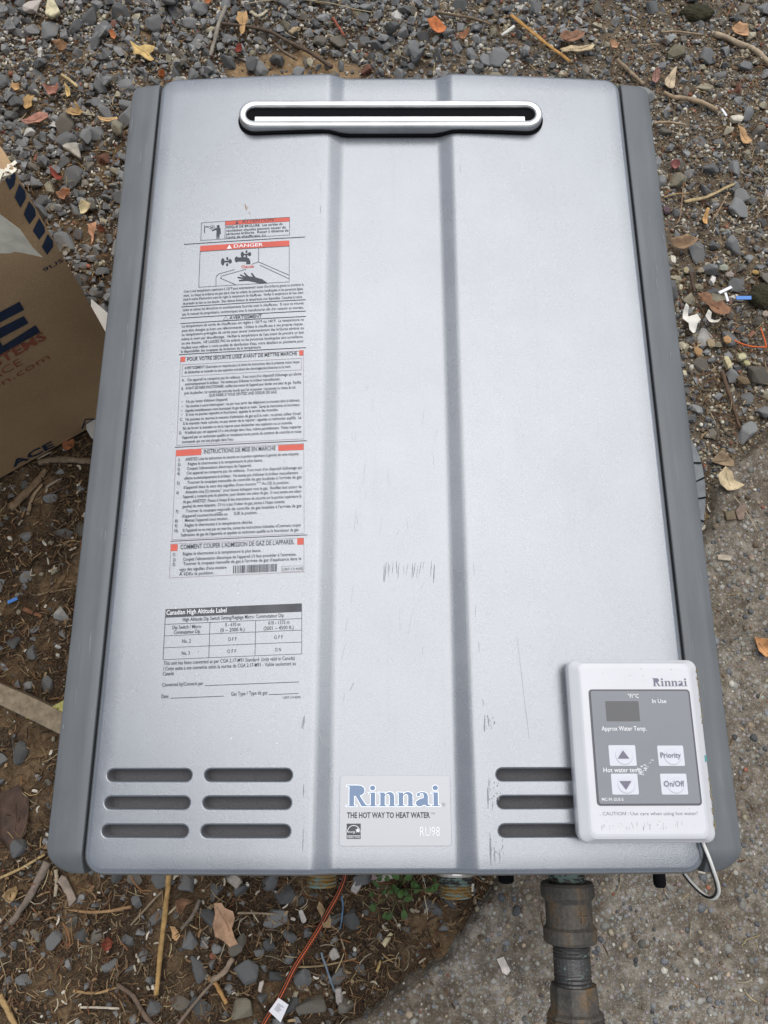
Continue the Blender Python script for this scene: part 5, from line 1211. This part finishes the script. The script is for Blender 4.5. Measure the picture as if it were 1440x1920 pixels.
stick('grass_stalk', [(1296, 1768), (1280, 1752), (1390, 1772)][:2] + [(1392, 1774)] if False else [(1390, 1775), (1400, 1762), (1425, 1754)], .0006, .0005, (.30, .24, .13), 'fine tan stalk on the concrete near the right edge', 'grass stalk')
stick('grass_stalk', [(1293, 1758), (1295, 1740), (1296, 1730)], .0006, .0004, (.32, .26, .16), 'short upright straw on the concrete right of the pipe', 'grass stalk')
# stones worth naming on their own
def lone_stone(u, v, su, sv, col, label, ang=0.0, seed=1, smooth=False, lift=.3):
    p = at(u, v, .006); V, F = (rock(900 + seed, 16) if not smooth else pebble(900 + seed)); k = (CAM - p).length / 1500 * .5; KEEP_OUT.append((p.x, p.y, max(su, sv) * k * 1.1))
    o = mk('stone', [tuple(q) for q in V], [tuple(int(i) for i in t) for t in F], M['stone'], loc=(p.x, p.y, bed(u, v) + k * min(su, sv) * lift)); o.scale = (su * k * 1.05, sv * k * 1.25, min(su, sv) * k); o.rotation_euler.z = ang; o.color = (*col, 1); return tag(o, label, 'stone')
lone_stone(65, 15, 34, 26, (.52, .46, .41), 'white pinkish stone at the top left of the photo', .3, 1)
leaf('stone_flake', [(88, 0), (98, -6), (112, 20), (95, 31), (84, 24)], (.52, .46, .30), 'cream triangular stone flake at the top left of the photo', 'stone', curl=0, th=.006, lift=.008, vein=False)
leaf('stone_flake', B(0, 240, 6.545, [(760, 210), (820, 175), (940, 175), (990, 360), (960, 355), (860, 280)]), (.33, .30, .25), 'large pale flat triangular stone between carton and heater', 'stone', curl=0, th=.007, lift=.009, vein=False)
lone_stone(1270, 93, 38, 24, (.17, .15, .10), 'rounded olive brown stone beyond the top right corner', .65, 4, True)
lone_stone(1393, 365, 28, 30, (.20, .20, .19), 'large pale grey rounded stone right of the straw', .2, 5)
lone_stone(1252, 389, 14, 16, (.13, .085, .095), 'purplish pebble touching the right trim', 0, 6, True)
for k, (u, v, w, h, a, c, lb) in enumerate([(1285, 509, 10, 16, 0, (.40, .34, .20), 'cream oval pebble closest to the right trim'), (1312, 510, 15, 12, .3, (.34, .29, .21), 'tan round pebble right of the cream oval one'), (1309, 541, 17, 14, 0, (.30, .26, .18), 'olive tan pebble above the white paper scraps'), (1353, 507, 17, 12, .2, (.34, .35, .28), 'pale greenish pebble near the white plastic sticks'), (1365, 520, 18, 13, .1, (.33, .28, .24), 'pinkish tan pebble below the greenish one'), (1307, 661, 15, 17, .2, (.42, .25, .12), 'orange tan angular pebble on the right side'), (1332, 645, 16, 20, .2, (.36, .28, .17), 'tan oblong pebble right of the orange one'), (1361, 640, 16, 14, .2, (.48, .28, .13), 'light orange pebble by the orange string'), (1394, 713, 24, 20, -.6, (.19, .14, .08), 'brown wedge shaped stone above the concrete'), (1432, 592, 12, 12, 0, (.40, .33, .26), 'beige round pebble at the right edge'), (1414, 514, 13, 9, 0, (.46, .30, .11), 'yellow ochre pebble near the right edge')]):
    lone_stone(u, v, w, h, c, lb, a, 20 + k, True, .5)
def block_piece(u, v, w, h, a, col, label, t=.004, name='cut_chip', cat='chip'):
    k = (CAM - at(u, v)).length / 1500; q_ = [(math.copysign(min(abs(math.cos(a_)) ** .55, 1), math.cos(a_)) * w * k / 2 * rl.uniform(.72, 1.08), math.copysign(abs(math.sin(a_)) ** .55, math.sin(a_)) * h * k / 2 * rl.uniform(.76, 1.15)) for a_ in [2 * math.pi * (i_ + rl.uniform(-.3, .3)) / 9 for i_ in range(9)]]
    V, F = prism(q_, 0, t, .0007, 2); V = [(x_, y_, z_ + (rl.uniform(-.0012, .0006) if z_ > t * .5 else 0)) for x_, y_, z_ in V]; p = at(u, v, bed(u, v) + t); KEEP_OUT.append((p.x, p.y, max(w, h) * k * .6)); o = mk(name, V, F, M['wood'], loc=(p.x, p.y, bed(u, v) + .002)); o.rotation_euler = (rl.uniform(-.15, .15), rl.uniform(-.15, .15), a); o.color = (*col, 1); return tag(o, label, cat)
block_piece(1364, 679, 11, 24, .15, (.50, .43, .26), 'cream oblong chip right of the heater, upright one', .005)
block_piece(1391, 670, 16, 13, .2, (.48, .44, .28), 'cream square chip beside the upright oblong one', .005)
block_piece(1399, 680, 14, 9, -.3, (.40, .36, .20), 'small olive chip touching the cream square one', .004)
block_piece(1284, 701, 8, 12, .1, (.50, .45, .32), 'small cream chip touching the right trim', .004)
block_piece(1345, 560, 25, 14, -.5, (.23, .21, .15), 'olive brown flat chip beside the brown maple leaf', .005)
block_piece(1261, 486, 12, 14, .2, (.62, .57, .47), 'white square chip beside the right trim', .006)
block_piece(1336, 525, 9, 14, -.3, (.66, .62, .58), 'small white chip between pebbles near the right trim', .006)
block_piece(1275, 538, 7, 12, .1, (.56, .50, .36), 'small yellowish chip touching the trim above the paper scraps', .004)
block_piece(1382, 222, 22, 13, .1, (.60, .55, .45), 'white flat chip near the upper right edge', .005)
block_piece(725, 1645, 24, 12, .2, (.46, .43, .37), 'dirty white chip at the bottom edge above the weeds', .006)
block_piece(669, 1662, 15, 25, -.6, (.46, .42, .40), 'pale mottled chip between rope and weeds', .006)
block_piece(567, 1718, 10, 22, .4, (.48, .44, .40), 'narrow white chip left of the tan leaf on the rope', .004)
block_piece(489, 1849, 8, 16, -.2, (.50, .44, .38), 'small pale chip left of the rope tag', .004)
block_piece(626, 1790, 16, 18, .4, (.36, .33, .29), 'pale stone chip right of the rope, upper', .006)
block_piece(636, 1866, 12, 26, .2, (.36, .33, .30), 'pale stone chip right of the rope, lower', .006)
block_piece(440, 1652, 26, 18, -.6, (.36, .32, .27), 'pale splintered chip under the bottom edge left of the brass fitting', .006)
block_piece(712, 1645, 30, 16, .0, (.40, .28, .27), 'pinkish stone piece under the bottom edge, beside the weeds', .006)
# scraps of rubbish
def crumple(label, pts_, col, seed, h=.010):
    return leaf('paper_scrap', pts_, col, label, 'paper scrap', curl=h, rough=.009, lift=.006, th=.0006, mat=M['paper'], vein=False)
crumple('larger crumpled white paper scrap beside the right trim', B(1180, 400, 3.84, [(375, 770), (390, 675), (420, 685), (430, 735), (480, 735), (510, 775), (485, 800), (480, 850), (450, 875), (425, 845), (420, 800)]), (.7, .7, .65), 1)
crumple('smaller crumpled white paper scrap by the brown maple leaf', B(1180, 400, 3.84, [(530, 760), (550, 720), (580, 730), (590, 755), (650, 770), (620, 808), (585, 790), (560, 795)]), (.7, .7, .65), 2)
def slip(u0, v0, u1, v1, w, mat, label, name, cat, t=.0012):
    a, b = at(u0, v0, bed(u0, v0) + .006), at(u1, v1, bed(u1, v1) + .006); c = (a + b) / 2; d = (b - a).normalized(); n = Vector((-d.y, d.x, 0)).normalized() * (w / 2); L = (b - a).length / 2; V = []; KEEP_OUT.append((c.x, c.y, L))
    for s_ in (-1, 1):
        for q in (-1, 1): V.append(d * L * s_ + n * q)
    V = V + [p_ + Vector((0, 0, t)) for p_ in V]; o = mk(name, V, [(0, 1, 3, 2), (4, 6, 7, 5), (0, 2, 6, 4), (1, 5, 7, 3), (0, 4, 5, 1), (2, 3, 7, 6)], mat, loc=c); return tag(o, label, cat)
slip(1347, 551, 1370, 540, .0036, M['whiteplastic'], 'white plastic stick lying slanted left of the blue scrap', 'plastic_stick', 'plastic stick', .003)
slip(1359, 550, 1364, 566, .0030, M['whiteplastic'], 'short white plastic stick below the slanted one', 'plastic_stick', 'plastic stick', .002)
slip(1380, 559, 1408, 559, .0050, M['blueplastic'], 'flat blue plastic scrap in gravel on the right side', 'plastic_scrap', 'plastic scrap')
slip(15, 1130, 33, 1122, .0036, M['blueplastic'], 'small blue plastic scrap on the mulch at the left edge', 'plastic_scrap', 'plastic scrap')
slip(1353, 205, 1362, 218, .0030, M['whiteplastic'], 'white plastic sliver at the end of the bent twig', 'plastic_scrap', 'plastic scrap')
stick('string', [(1376, 638), (1392, 645), (1412, 650), (1437, 651)], .0010, .0010, (.6, .1, .02), 'frayed orange string on gravel near the right edge, long piece', 'string', mat=M['orange'], lift=.006)
stick('string', [(1426, 614), (1432, 632), (1437, 650)], .0009, .0011, (.6, .1, .02), 'frayed orange string near the right edge, short piece', 'string', mat=M['orange'], lift=.006)
stick('thread', [(640, 1680), (643, 1700), (640, 1728), (637, 1742)], .0011, .0009, (.10, .17, .26), 'blue grey thread hanging beside the orange rope', 'thread', lift=.006)
stick('thread', [(602, 1786), (612, 1815), (622, 1845), (630, 1862)], .0012, .0010, (.16, .20, .24), 'grey blue thread lower down beside the orange rope', 'thread', lift=.006)
# white board between carton and heater
q = [at(u, v, .004) for u, v in ((163, 566), (206, 590), (206, 640), (203, 830), (164, 822), (165, 800), (215, 700))]
q = [(-.335, .262), (-.312, .247), (-.262, .225), (-.25, .10), (-.292, .117), (-.345, .103), (-.372, .11)]
p0, p1, p2, p3 = (at(u, v, .012).xy for u, v in ((172, 562), (202, 588), (196, 620), (163, 806))); p4_ = at(172, 822, .012).xy; p5 = at(186, 826, .012).xy
V, F = prism([tuple(p) for p in (p0, p3, p4_, p5, Vector((-.21, .10)), Vector((-.21, .20)), p1)], .009, .015, .0006, 2); o = mk('board_scrap', V, F, M['foam']); tag(o, 'pale flat board scrap under the gap between carton and heater', 'board')
# plank with a yellow leaf strip at the left edge
q = [at(u, v, .030) for u, v in ((-60, 1258), (4, 1284), (60, 1308), (112, 1334), (122, 1352), (110, 1378), (58, 1352), (-4, 1322), (-70, 1300))]
V, F = prism([(p.x, p.y) for p in q][::-1], .002, .024, .0015, 2); o = mk('wood_plank', V, F, M['wood']); o.color = (.24, .19, .13, 1); tag(o, 'weathered tan plank end on the mulch at the left edge', 'plank')
leaf('leaf_strip', [(50, 1347), (66, 1338), (90, 1328), (112, 1317), (132, 1308), (132, 1332), (104, 1342), (72, 1350)], (.42, .40, .13), 'yellow green leaf strip lying across the plank', 'leaf', curl=.005, lift=.026)
# moss cushions
def cushion(u, v, w, h, label, seed):
    k = (CAM - at(u, v)).length / 1500; r_ = random.Random(seed); bm = bmesh.new(); bmesh.ops.create_icosphere(bm, subdivisions=4, radius=1)
    for q in bm.verts:
        f = 1 + .10 * math.sin(q.co.x * 7 + seed) * math.cos(q.co.y * 6) + r_.uniform(-.05, .05); q.co = Vector((q.co.x * w * k * .5 * f, q.co.y * h * k * .5 * f, q.co.z * h * k * .30 * f))
    me = bpy.data.meshes.new('moss_cushion'); bm.to_mesh(me); bm.free(); me.materials.append(M['moss']); p = at(u, v, .008); o = bpy.data.objects.new('moss_cushion', me); COL.objects.link(o); o.location = (p.x, p.y, bed(u, v) + .002); tag(o, label, 'moss')
cushion(1310, 13, 50, 28, 'dark olive moss cushion at the top right of the photo', 1)
cushion(1428, 560, 46, 44, 'dark moss clump at the right edge beside the blue scrap', 2)

# weeds at the concrete edge
KEEP_OUT.append((at(750, 1665).x, at(750, 1665).y, .03))
weed = empty('weed_plant', (at(750, 1665).x, at(750, 1665).y, 0.0)); tag(weed, 'small green weed growing at the concrete edge under the heater', 'weed')
rwd = random.Random(8); base = Vector(weed.location)
for i in range(46):
    a = rwd.uniform(0, 6.28); L = rwd.uniform(.008, .040); tip = base + Vector((math.cos(a) * L * 1.0, math.sin(a) * L * .8 + .008, rwd.uniform(.006, .030)))
    if i % 3 == 0:
        V, F = tube([base + Vector((rwd.uniform(-.004, .004), 0, -.004)), base.lerp(tip, .5) + Vector((0, 0, .004)), tip], .0006, 5); s_ = mk('stem', V, F, M['green'], weed, smooth=True); s_.color = (.10, .12, .04, 1)
    d = Vector((math.cos(a + rwd.gauss(0, .7)), math.sin(a + rwd.gauss(0, .7)), rwd.uniform(-.3, .3))); n = d.cross(Vector((0, 0, 1))).normalized(); Lf = rwd.uniform(.005, .0105); w = Lf * rwd.uniform(.28, .42); V, F = [], []
    for t, ww in ((0, .15), (.25, .8), (.5, 1), (.75, .75), (1, .05)):
        c = tip + d * (Lf * (t - .3)) + Vector((0, 0, .002 * math.sin(3 * t))); V += [c - n * w * ww + Vector((0, 0, .0008)), c, c + n * w * ww + Vector((0, 0, .0008))]
    for k in range(4): o_ = k * 3; F += [(o_, o_ + 1, o_ + 4, o_ + 3), (o_ + 1, o_ + 2, o_ + 5, o_ + 4)]
    lf = mk('leaf_blade', V, F, M['green'], weed, smooth=True); g = rwd.uniform(.7, 1.3); lf.color = (.050 * g, .105 * g, .022 * g, 1)

# orange flecked rope with its white tag
rp = [(648, 1628, .016), (645, 1650, .014), (632, 1680, .012), (614, 1712, .010), (600, 1738, .010), (575, 1778, .010), (552, 1815, .010), (535, 1850, .010), (518, 1882, .011), (500, 1910, .010), (484, 1940, .008)]
P = spline([at(u, v, bed(u, v) + z - .003) for u, v, z in rp], 10); KEEP_OUT += [(q.x, q.y, .0075) for q in P[::3]]; RR = .0028
V, F = tube(P, RR, 10); rope = mk('rope', V, F, M['orange'], smooth=True); tag(rope, 'orange cord with black flecks lying on the mulch below the heater', 'rope')
V, F = [], []
acc = 0
for i in range(len(P) - 1):
    a, b = P[i], P[i + 1]; t = (b - a).normalized(); s_ = t.cross(Vector((0, 0, 1))).normalized(); up = s_.cross(t)
    for k in range(2):
        c = a.lerp(b, k / 2 + .1); acc += 1
        for th_ in ((.55, 2.2, 3.9, 5.5) if acc % 2 else (1.35, 3.0, 4.7, 6.2)):
            n = s_ * math.cos(th_) + up * math.sin(th_); m = t.cross(n); o_ = len(V); L = .0016; w = .0008
            for p_, q_ in ((-1, 0), (0, -1), (1, 0), (0, 1)): V.append(c + n * (RR + .00012) + t * (L * p_) + m * (w * q_ * 1.3))
            F.append((o_, o_ + 1, o_ + 2, o_ + 3))
fl = mk('fleck', V, F, M['fleck'], rope); tag(fl, kind='stuff')
tp = [at(u, v, bed(u, v) + .013) for u, v in ((522, 1871), (541, 1884), (526, 1917), (504, 1896))]
V = [p for p in tp] + [p - Vector((0, 0, .0006)) for p in tp]; tagm = mk('tag', V, [(3, 2, 1, 0), (4, 5, 6, 7), (0, 1, 5, 4), (1, 2, 6, 5), (2, 3, 7, 6), (3, 0, 4, 7)], M['whiteplastic'], rope)
V, F = [], []
e1 = tp[1] - tp[0]; e2 = tp[3] - tp[0]; nn_ = Vector((0, 0, .0004))
rt = random.Random(2)
for i in range(9):
    f0 = .26 + i * .055; x0, x1 = .24, .24 + rt.uniform(.35, .58); o_ = len(V)
    for a, b in ((x0, f0), (x1, f0), (x1, f0 + .018), (x0, f0 + .018)): V.append(tp[0] + e1 * a + e2 * b + nn_)
    F.append((o_, o_ + 1, o_ + 2, o_ + 3))
tag(mk('printed_lines', V, [f[::-1] for f in F], M['grey'], tagm), kind='stuff')
def keep_ratio(x, y):
    """distance to the nearest kept spot, in units of that spot's radius"""
    k = np.array(KEEP_OUT); out = np.full(len(x), 9.0)
    for a, b, r_ in KEEP_OUT: out = np.minimum(out, np.hypot(x - a, y - b) / r_)
    return out
def visible_zone(x, y):
    u, v = px_arr(np.c_[x, y, np.full(len(x), .01)]); t = (v - 158) / 1477
    return (u > -230) & (u < 1670) & (v > -230) & (v < 2100) & ~((t > .04) & (t < .96) & (u > 246 - 166 * t + 60) & (u < 1216 + 183 * t - 60))
# gravel: dart throwing over the ground, larger stones first
rg = random.Random(21); cell = 0.016; gridc = {}; stones = []
def free(x, y, rd, lap):
    ix, iy = int(x // cell), int(y // cell)
    for a in (-2, -1, 0, 1, 2):
        for b in (-2, -1, 0, 1, 2):
            for (px_, py_, pr) in gridc.get((ix + a, iy + b), ()):
                if (px_ - x) ** 2 + (py_ - y) ** 2 < ((pr + rd) * lap) ** 2: return False
    return True
SD = lambda x, y: float(slab_d(np.array([x]), np.array([y]))[0])
sizes = sorted([min(max(rg.lognormvariate(math.log(0.0056), 0.42), 0.0030), 0.0160) for _ in range(140000)], reverse=True)
N_ = len(sizes); xs_ = np.array([rg.uniform(-1.0, 1.0) for _ in range(N_)]); ys_ = np.array([rg.uniform(-0.72, 1.40) for _ in range(N_)])
SDs = slab_d(xs_, ys_); US, VS = px_arr(np.c_[xs_, ys_, np.zeros(N_)]); CL = fbm(xs_ / 0.07, ys_ / 0.07, 61, 3); GH = ground_h(xs_, ys_); SW = sand_w(xs_, ys_); KO = keep_ratio(xs_, ys_)
for i in range(N_):
    x, y, rd = xs_[i], ys_[i], sizes[i]
    if SDs[i] > -0.008: continue
    if abs(x) < 0.17 and -0.28 < y < 0.24: continue
    w = gravel_w(US[i], VS[i]) * (1 - 0.85 * SW[i])
    if rg.random() > w * (0.35 + 1.4 * min(max(CL[i] - 0.28, 0) * 2.2, 1)) : continue
    if blocked(x, y, rd * 0.6): continue
    lap = 0.60 if w > 0.7 else 0.84
    if KO[i] < (0.6 if rd < .0055 else 1.0): continue
    if not free(x, y, rd, lap): continue
    gridc.setdefault((int(x // cell), int(y // cell)), []).append((x, y, rd)); stones.append((x, y, rd, GH[i] + rd * rg.uniform(-.05, .40), US[i], VS[i]))
# a second, looser layer where the gravel is thick
lower = list(stones)
for (x, y, rd, z, u, v) in lower:
    if gravel_w(u, v) > 0.8 and rg.random() < 0.30:
        r2 = rd * rg.uniform(.6, .95); x2, y2 = x + rg.uniform(-1, 1) * rd, y + rg.uniform(-1, 1) * rd
        if keep_ratio(np.array([x2]), np.array([y2]))[0] < 1.25: continue
        stones.append((x2, y2, r2, z + rd * 0.55 + r2 * 0.25, u, v))
vis = [s for s in stones if seen(s[0], s[1])]
vis.sort(key=lambda s: -s[2] / (CAM - Vector((s[0], s[1], 0))).length)
own = vis[:300]; own_set = set(id(s) for s in own)
meshes = []
for i, (V, F) in enumerate(ROCKS):
    me = bpy.data.meshes.new('gravel_stone'); me.from_pydata([tuple(v) for v in V], [], [tuple(int(k) for k in f) for f in F]); me.update(); me.materials.append(M['stone']); meshes.append(me)
def where(u, v):
    if v < 165: return "above the heater's top edge" if 320 < u < 1130 else "beyond the heater's top left corner" if u <= 320 else "beyond the heater's top right corner"
    if u > 1100 and v < 900: return "beside the heater's right trim"
    if u < 430 and v < 900: return "between the carton and the heater's left trim" if v > 250 else "beyond the heater's top left corner"
    if v < 1600: return "on the brown mulch by the heater's left trim"
    return "below the heater's bottom left corner" if u < 330 else "below the heater's bottom edge"
for s in own:
    x, y, rd, z, u, v = s; b = rg.randrange(len(meshes)); o = bpy.data.objects.new('gravel_stone', meshes[b]); COL.objects.link(o)
    o.location = (x, y, z); o.rotation_euler = (rg.gauss(0, .4), rg.gauss(0, .4), rg.uniform(0, 6.28)); k = rd * 1.08; o.scale = (k * rg.uniform(.9, 1.25), k, k)
    c = tint_of(rg, u, v); o.color = (*c, 1)
    hue = 'reddish' if c[0] > 1.9 * c[2] and c[0] > .15 and c[1] < .15 else 'whitish' if c[1] > .38 else 'tan' if c[0] > 1.3 * c[2] and c[1] > .19 else 'brownish' if c[0] > 1.2 * c[2] else 'dark grey' if c[1] < .11 else 'mid grey'
    tag(o, f'larger {hue} gravel stone {where(u, v)}', 'stone', f'larger {hue} gravel stones {where(u, v)}')
items = []
for s in stones:
    if id(s) in own_set: continue
    x, y, rd, z, u, v = s; items.append((rg.randrange(12), rot(rg, .45) * (rd * 1.08), np.array((x, y, z)), tint_of(rg, u, v)))
V, F, T = merge(items, ROCKS_LO); gm = mk_np('gravel', V, F, M['stone_a'], T); tag(gm, kind='stuff')

# fine pebbles and grit
items = []
n_p = 380000; xs_ = rng.uniform(-.84, .84, n_p); ys_ = rng.uniform(-.66, 1.12, n_p); mk_ = visible_zone(xs_, ys_); xs_, ys_ = xs_[mk_], ys_[mk_]; n_p = len(xs_); SDs = slab_d(xs_, ys_); US, VS = px_arr(np.c_[xs_, ys_, np.zeros(n_p)]); GH = ground_h(xs_, ys_); SH = slab_h(xs_, ys_); CL = fbm(xs_ / .05, ys_ / .05, 71, 3); SW = sand_w(xs_, ys_)
for i in range(n_p):
    x, y, u, v = xs_[i], ys_[i], US[i], VS[i]
    if abs(x) < .17 and -.28 < y < .24: continue
    on = SDs[i] > 0.004
    w = 0.05 if on else (0.85 if u > 900 or v < 330 else 0.55 if v < 700 else 0.05) * (0.4 + 1.4 * max(CL[i] - .3, 0))
    if rg.random() > w * (1 - .9 * SW[i]) or blocked(x, y): continue
    rd = min(max(rg.lognormvariate(math.log(.00155), .48), .0007), .0046); k = rg.random()
    if k < .30: g = rg.uniform(.20, .36); c = (g * 1.15, g, g * .72)
    elif k < .45: g = rg.uniform(.38, .62); c = (g * 1.05, g, g * .86)
    elif k < .78: g = rg.uniform(.08, .17); c = (g, g * 1.02, g * 1.04)
    elif k < .97: g = rg.uniform(.08, .16); c = (g * 1.35, g, g * .68)
    else: g = rg.uniform(.10, .17); c = (g * 2.0, g * .8, g * .5)
    items.append((rg.randrange(8), rot(rg, .5) * rd, np.array((x, y, (SH[i] + rd * .1 if on else GH[i] + rd * .35))), c))
V, F, T = merge(items, PEB); tag(mk_np('pebbles', V, F, M['grit'], T, True), kind='stuff')
# exposed aggregate set in the slab
items = []
n_p = 11000; xs_ = rng.uniform(-.1, .72, n_p); ys_ = rng.uniform(-.62, .42, n_p); SDs = slab_d(xs_, ys_); SH = slab_h(xs_, ys_)
for i in range(n_p):
    if SDs[i] < 0.006: continue
    rd = min(max(rg.lognormvariate(math.log(.0021), .5), .0009), .0062); k = rg.random(); g = rg.uniform(.10, .36)
    c = (g * 1.05, g, g * .88) if k < .45 else (g * .62, g * .64, g * .66) if k < .75 else (g * 1.2, g * .95, g * .68) if k < .92 else (g * 1.0, g * .74, g * .60)
    items.append((rg.randrange(8), rot(rg, .1) * np.array((rd, rd, rd * .35)), np.array((xs_[i], ys_[i], SH[i] - rd * .05)), c))
V, F, T = merge(items, PEB); tag(mk_np('slab_aggregate', V, F, M['grit'], T, True), kind='stuff')

# shredded bark, straw and needles
def fibres(n, dom, dens, lo, hi, wlo, whi, pal, lift, name, seed):
    r = np.random.default_rng(seed); x = r.uniform(dom[0], dom[1], n); y = r.uniform(dom[2], dom[3], n); z_ = visible_zone(x, y); x, y = x[z_], y[z_]; n = len(x); U, VV = px_arr(np.c_[x, y, np.zeros(n)]); sd = slab_d(x, y)
    w = dens(U, VV, sd) * np.clip(0.35 + 1.5 * (fbm(x / .06, y / .06, seed, 3) - .25), 0, 1.2)
    w = w * (1 - .85 * sand_w(x, y)); ok = (r.random(n) < w) & ~((np.abs(x) < .17) & (y > -.28) & (y < .24)); ok &= np.array([not blocked(a, b) for a, b in zip(x, y)])
    x, y, sd = x[ok], y[ok], sd[ok]; n = len(x); L = np.exp(r.uniform(np.log(lo), np.log(hi), n)); W = r.uniform(wlo, whi, n); a = r.uniform(0, 2 * np.pi, n); cur = r.normal(0, .5, n); tilt = r.normal(0, .10, n)
    z0 = np.where(sd > 0, slab_h(x, y) + .001, ground_h(x, y) + r.random(n) * lift + .0006)
    segs = 3; Vs = np.zeros((n, (segs + 1) * 3, 3))
    for k in range(segs + 1):
        t = k / segs - .5; an = a + cur * t; cxp = x + np.cos(an) * L * t; cyp = y + np.sin(an) * L * t; czp = z0 + L * t * tilt - .25 * L * t * t * .5; ww = W * (1 - .5 * abs(t) * 2 * .8)
        nx, ny = -np.sin(an) * ww / 2, np.cos(an) * ww / 2
        Vs[:, k * 3 + 0] = np.c_[cxp + nx, cyp + ny, czp]; Vs[:, k * 3 + 1] = np.c_[cxp - nx, cyp - ny, czp]; Vs[:, k * 3 + 2] = np.c_[cxp, cyp, czp + ww * .45]
    Fb = []
    for k in range(segs):
        o = k * 3
        for p, q in ((0, 1), (1, 2), (2, 0)): Fb.append((o + p, o + q, o + 3 + q, o + 3 + p))
    F = (np.array(Fb)[None] + (np.arange(n) * (segs + 1) * 3)[:, None, None]).reshape(-1, 4)
    pal = np.array(pal); T = pal[r.integers(0, len(pal), n)] * r.uniform(.65, 1.25, (n, 1)); T = np.repeat(T, (segs + 1) * 3, axis=0)
    return tag(mk_np(name, Vs.reshape(-1, 3), F, M['fibre'], T), kind='stuff')
def d_mulch(U, V, sd):
    w = np.where(V > 800, np.where(U < 420, 1.0, np.where((V > 1600) & (U < 1000), .9, .25)), np.where(U < 450, np.where(V > 480, .6, .22), np.where(V < 200, .16, .30)))
    return np.where(sd > .004, .02, w)
def d_straw(U, V, sd): return np.where(sd > .004, .03, np.where(U > 1000, .8, np.where(V > 1400, .65, .35)))
BR = [(.13, .078, .040), (.080, .047, .026), (.19, .118, .062), (.050, .031, .020), (.27, .18, .10), (.11, .055, .028), (.17, .125, .08)]
ST = [(.34, .24, .12), (.27, .17, .085), (.42, .33, .19), (.22, .13, .06), (.46, .40, .28), (.28, .12, .05)]
fibres(155000, (-.82, .84, -.66, 1.10), d_mulch, .004, .016, .0007, .0021, BR, .006, 'bark_mulch', 81)
fibres(30000, (-.82, .84, -.66, 1.10), d_straw, .006, .026, .0004, .0014, ST, .009, 'straw_litter', 83)
fibres(16000, (-.82, .84, -.66, 1.10), lambda U, V, sd: np.where(sd > .004, .02, np.where((U > 1000) | (V < 200), .9, .4)), .003, .009, .0016, .0036, [(.50, .44, .34), (.42, .30, .17), (.60, .55, .46), (.25, .15, .08)], .008, 'wood_chips', 85)

# ------------------------------------------------------------------ every larger gravel stone gets a label that points at it alone
NEAR = [('yellow lobed oak leaf', 270, 100), ('pinkish brown oak leaf', 65, 225), ('cream triangular stone flake', 98, 15), ('torn tan leaf', 143, 212), ('dull pink crumpled leaf', 100, 172),
        ('narrow yellow leaf', 127, 172), ('brown curled leaf, upper left', 116, 95), ('dark red leathery leaf', 107, 328), ('cream torn leaf', 160, 392), ('pale orange stalked leaf', 173, 433), ('pale triangular stone', 135, 282),
        ('orange leaf at the photo top', 392, 8), ('grey weathered standing twig', 408, 58), ('tan leaf on the dark twig', 452, 45), ('sandy patch above the heater', 520, 112), ('end of the long dark branch', 618, 124), ('thin arching grass stalk', 600, 6),
        ('short red twig', 636, 52), ('rust orange leaf', 818, 50), ('brown twig beside rust orange leaf', 880, 36), ('top of the amber reed', 962, 32), ('foot of the amber reed', 1066, 112), ('crumpled brown leaf, upper right', 1075, 74), ('heater top edge midpoint', 735, 140),
        ('olive moss cushion', 1310, 13), ('thick pale crooked stick', 1400, 88), ('rounded olive brown stone', 1270, 93), ('pale fan shaped leaf', 1256, 150), ('pale bent twig', 1300, 188), ('tan rectangular leaf piece', 1396, 254),
        ('round dull red leaf', 1263, 312), ('split yellow straw', 1330, 366), ('large pale grey rounded stone', 1393, 365), ('small orange pointed leaf', 1322, 412), ('large brown folded leaf', 1280, 460), ('brown maple leaf', 1345, 575),
        ('larger white paper scrap', 1293, 598), ('blue plastic scrap', 1394, 559), ('orange string', 1405, 648), ('dark brown stick', 1372, 750), ('dull brown concrete edge leaf', 1352, 862),
        ('yellow green leaf strip', 95, 1330), ('dark brown left edge leaf', 30, 1530), ('upright amber reed', 304, 1750), ('thick grey brown stick', 55, 1680), ('horizontal brown twig', 185, 1707), ('large tan torn leaf', 425, 1733), ('tan leaf on the rope', 605, 1710),
        ('white tag on the rope', 522, 1893), ('lower blue thread', 615, 1825), ('stubby pale twig', 418, 1822), ('pale yellow wood chip', 726, 1762), ('green weed', 748, 1668), ('dark bent bottom twig', 255, 1875), ('shredded wood strip', 55, 915), ('carton front corner', 125, 480), ('blue scrap on the mulch', 24, 1126)]
DIRS = ['right of', 'above right of', 'above', 'above left of', 'left of', 'below left of', 'below', 'below right of']
ORD = ['', ', second nearest', ', third nearest', ', fourth nearest', ', fifth nearest', ', sixth nearest', ', seventh nearest', ', eighth nearest']
byl = {}
for o in [o for o in S.objects if o.name.split('.')[0] == 'gravel_stone']:
    u, v = px(*o.location); nm, lu, lv = min(NEAR, key=lambda q: (q[1] - u) ** 2 + (q[2] - v) ** 2)
    d = DIRS[int(round(math.degrees(math.atan2(lv - v, u - lu)) / 45)) % 8]; hue = o['label'].split(' gravel')[0].replace('larger ', '')
    byl.setdefault((hue, d, nm), []).append((math.hypot(u - lu, v - lv), o))
for (hue, d, nm), L in byl.items():
    L.sort(key=lambda q: q[0])
    for i, (_, o) in enumerate(L): o['label'] = f'{hue} gravel stone {d} the {nm}' + (ORD[i] if i < 8 else f', {i + 1}th nearest'); o['group'] = 'larger gravel stones around the heater'
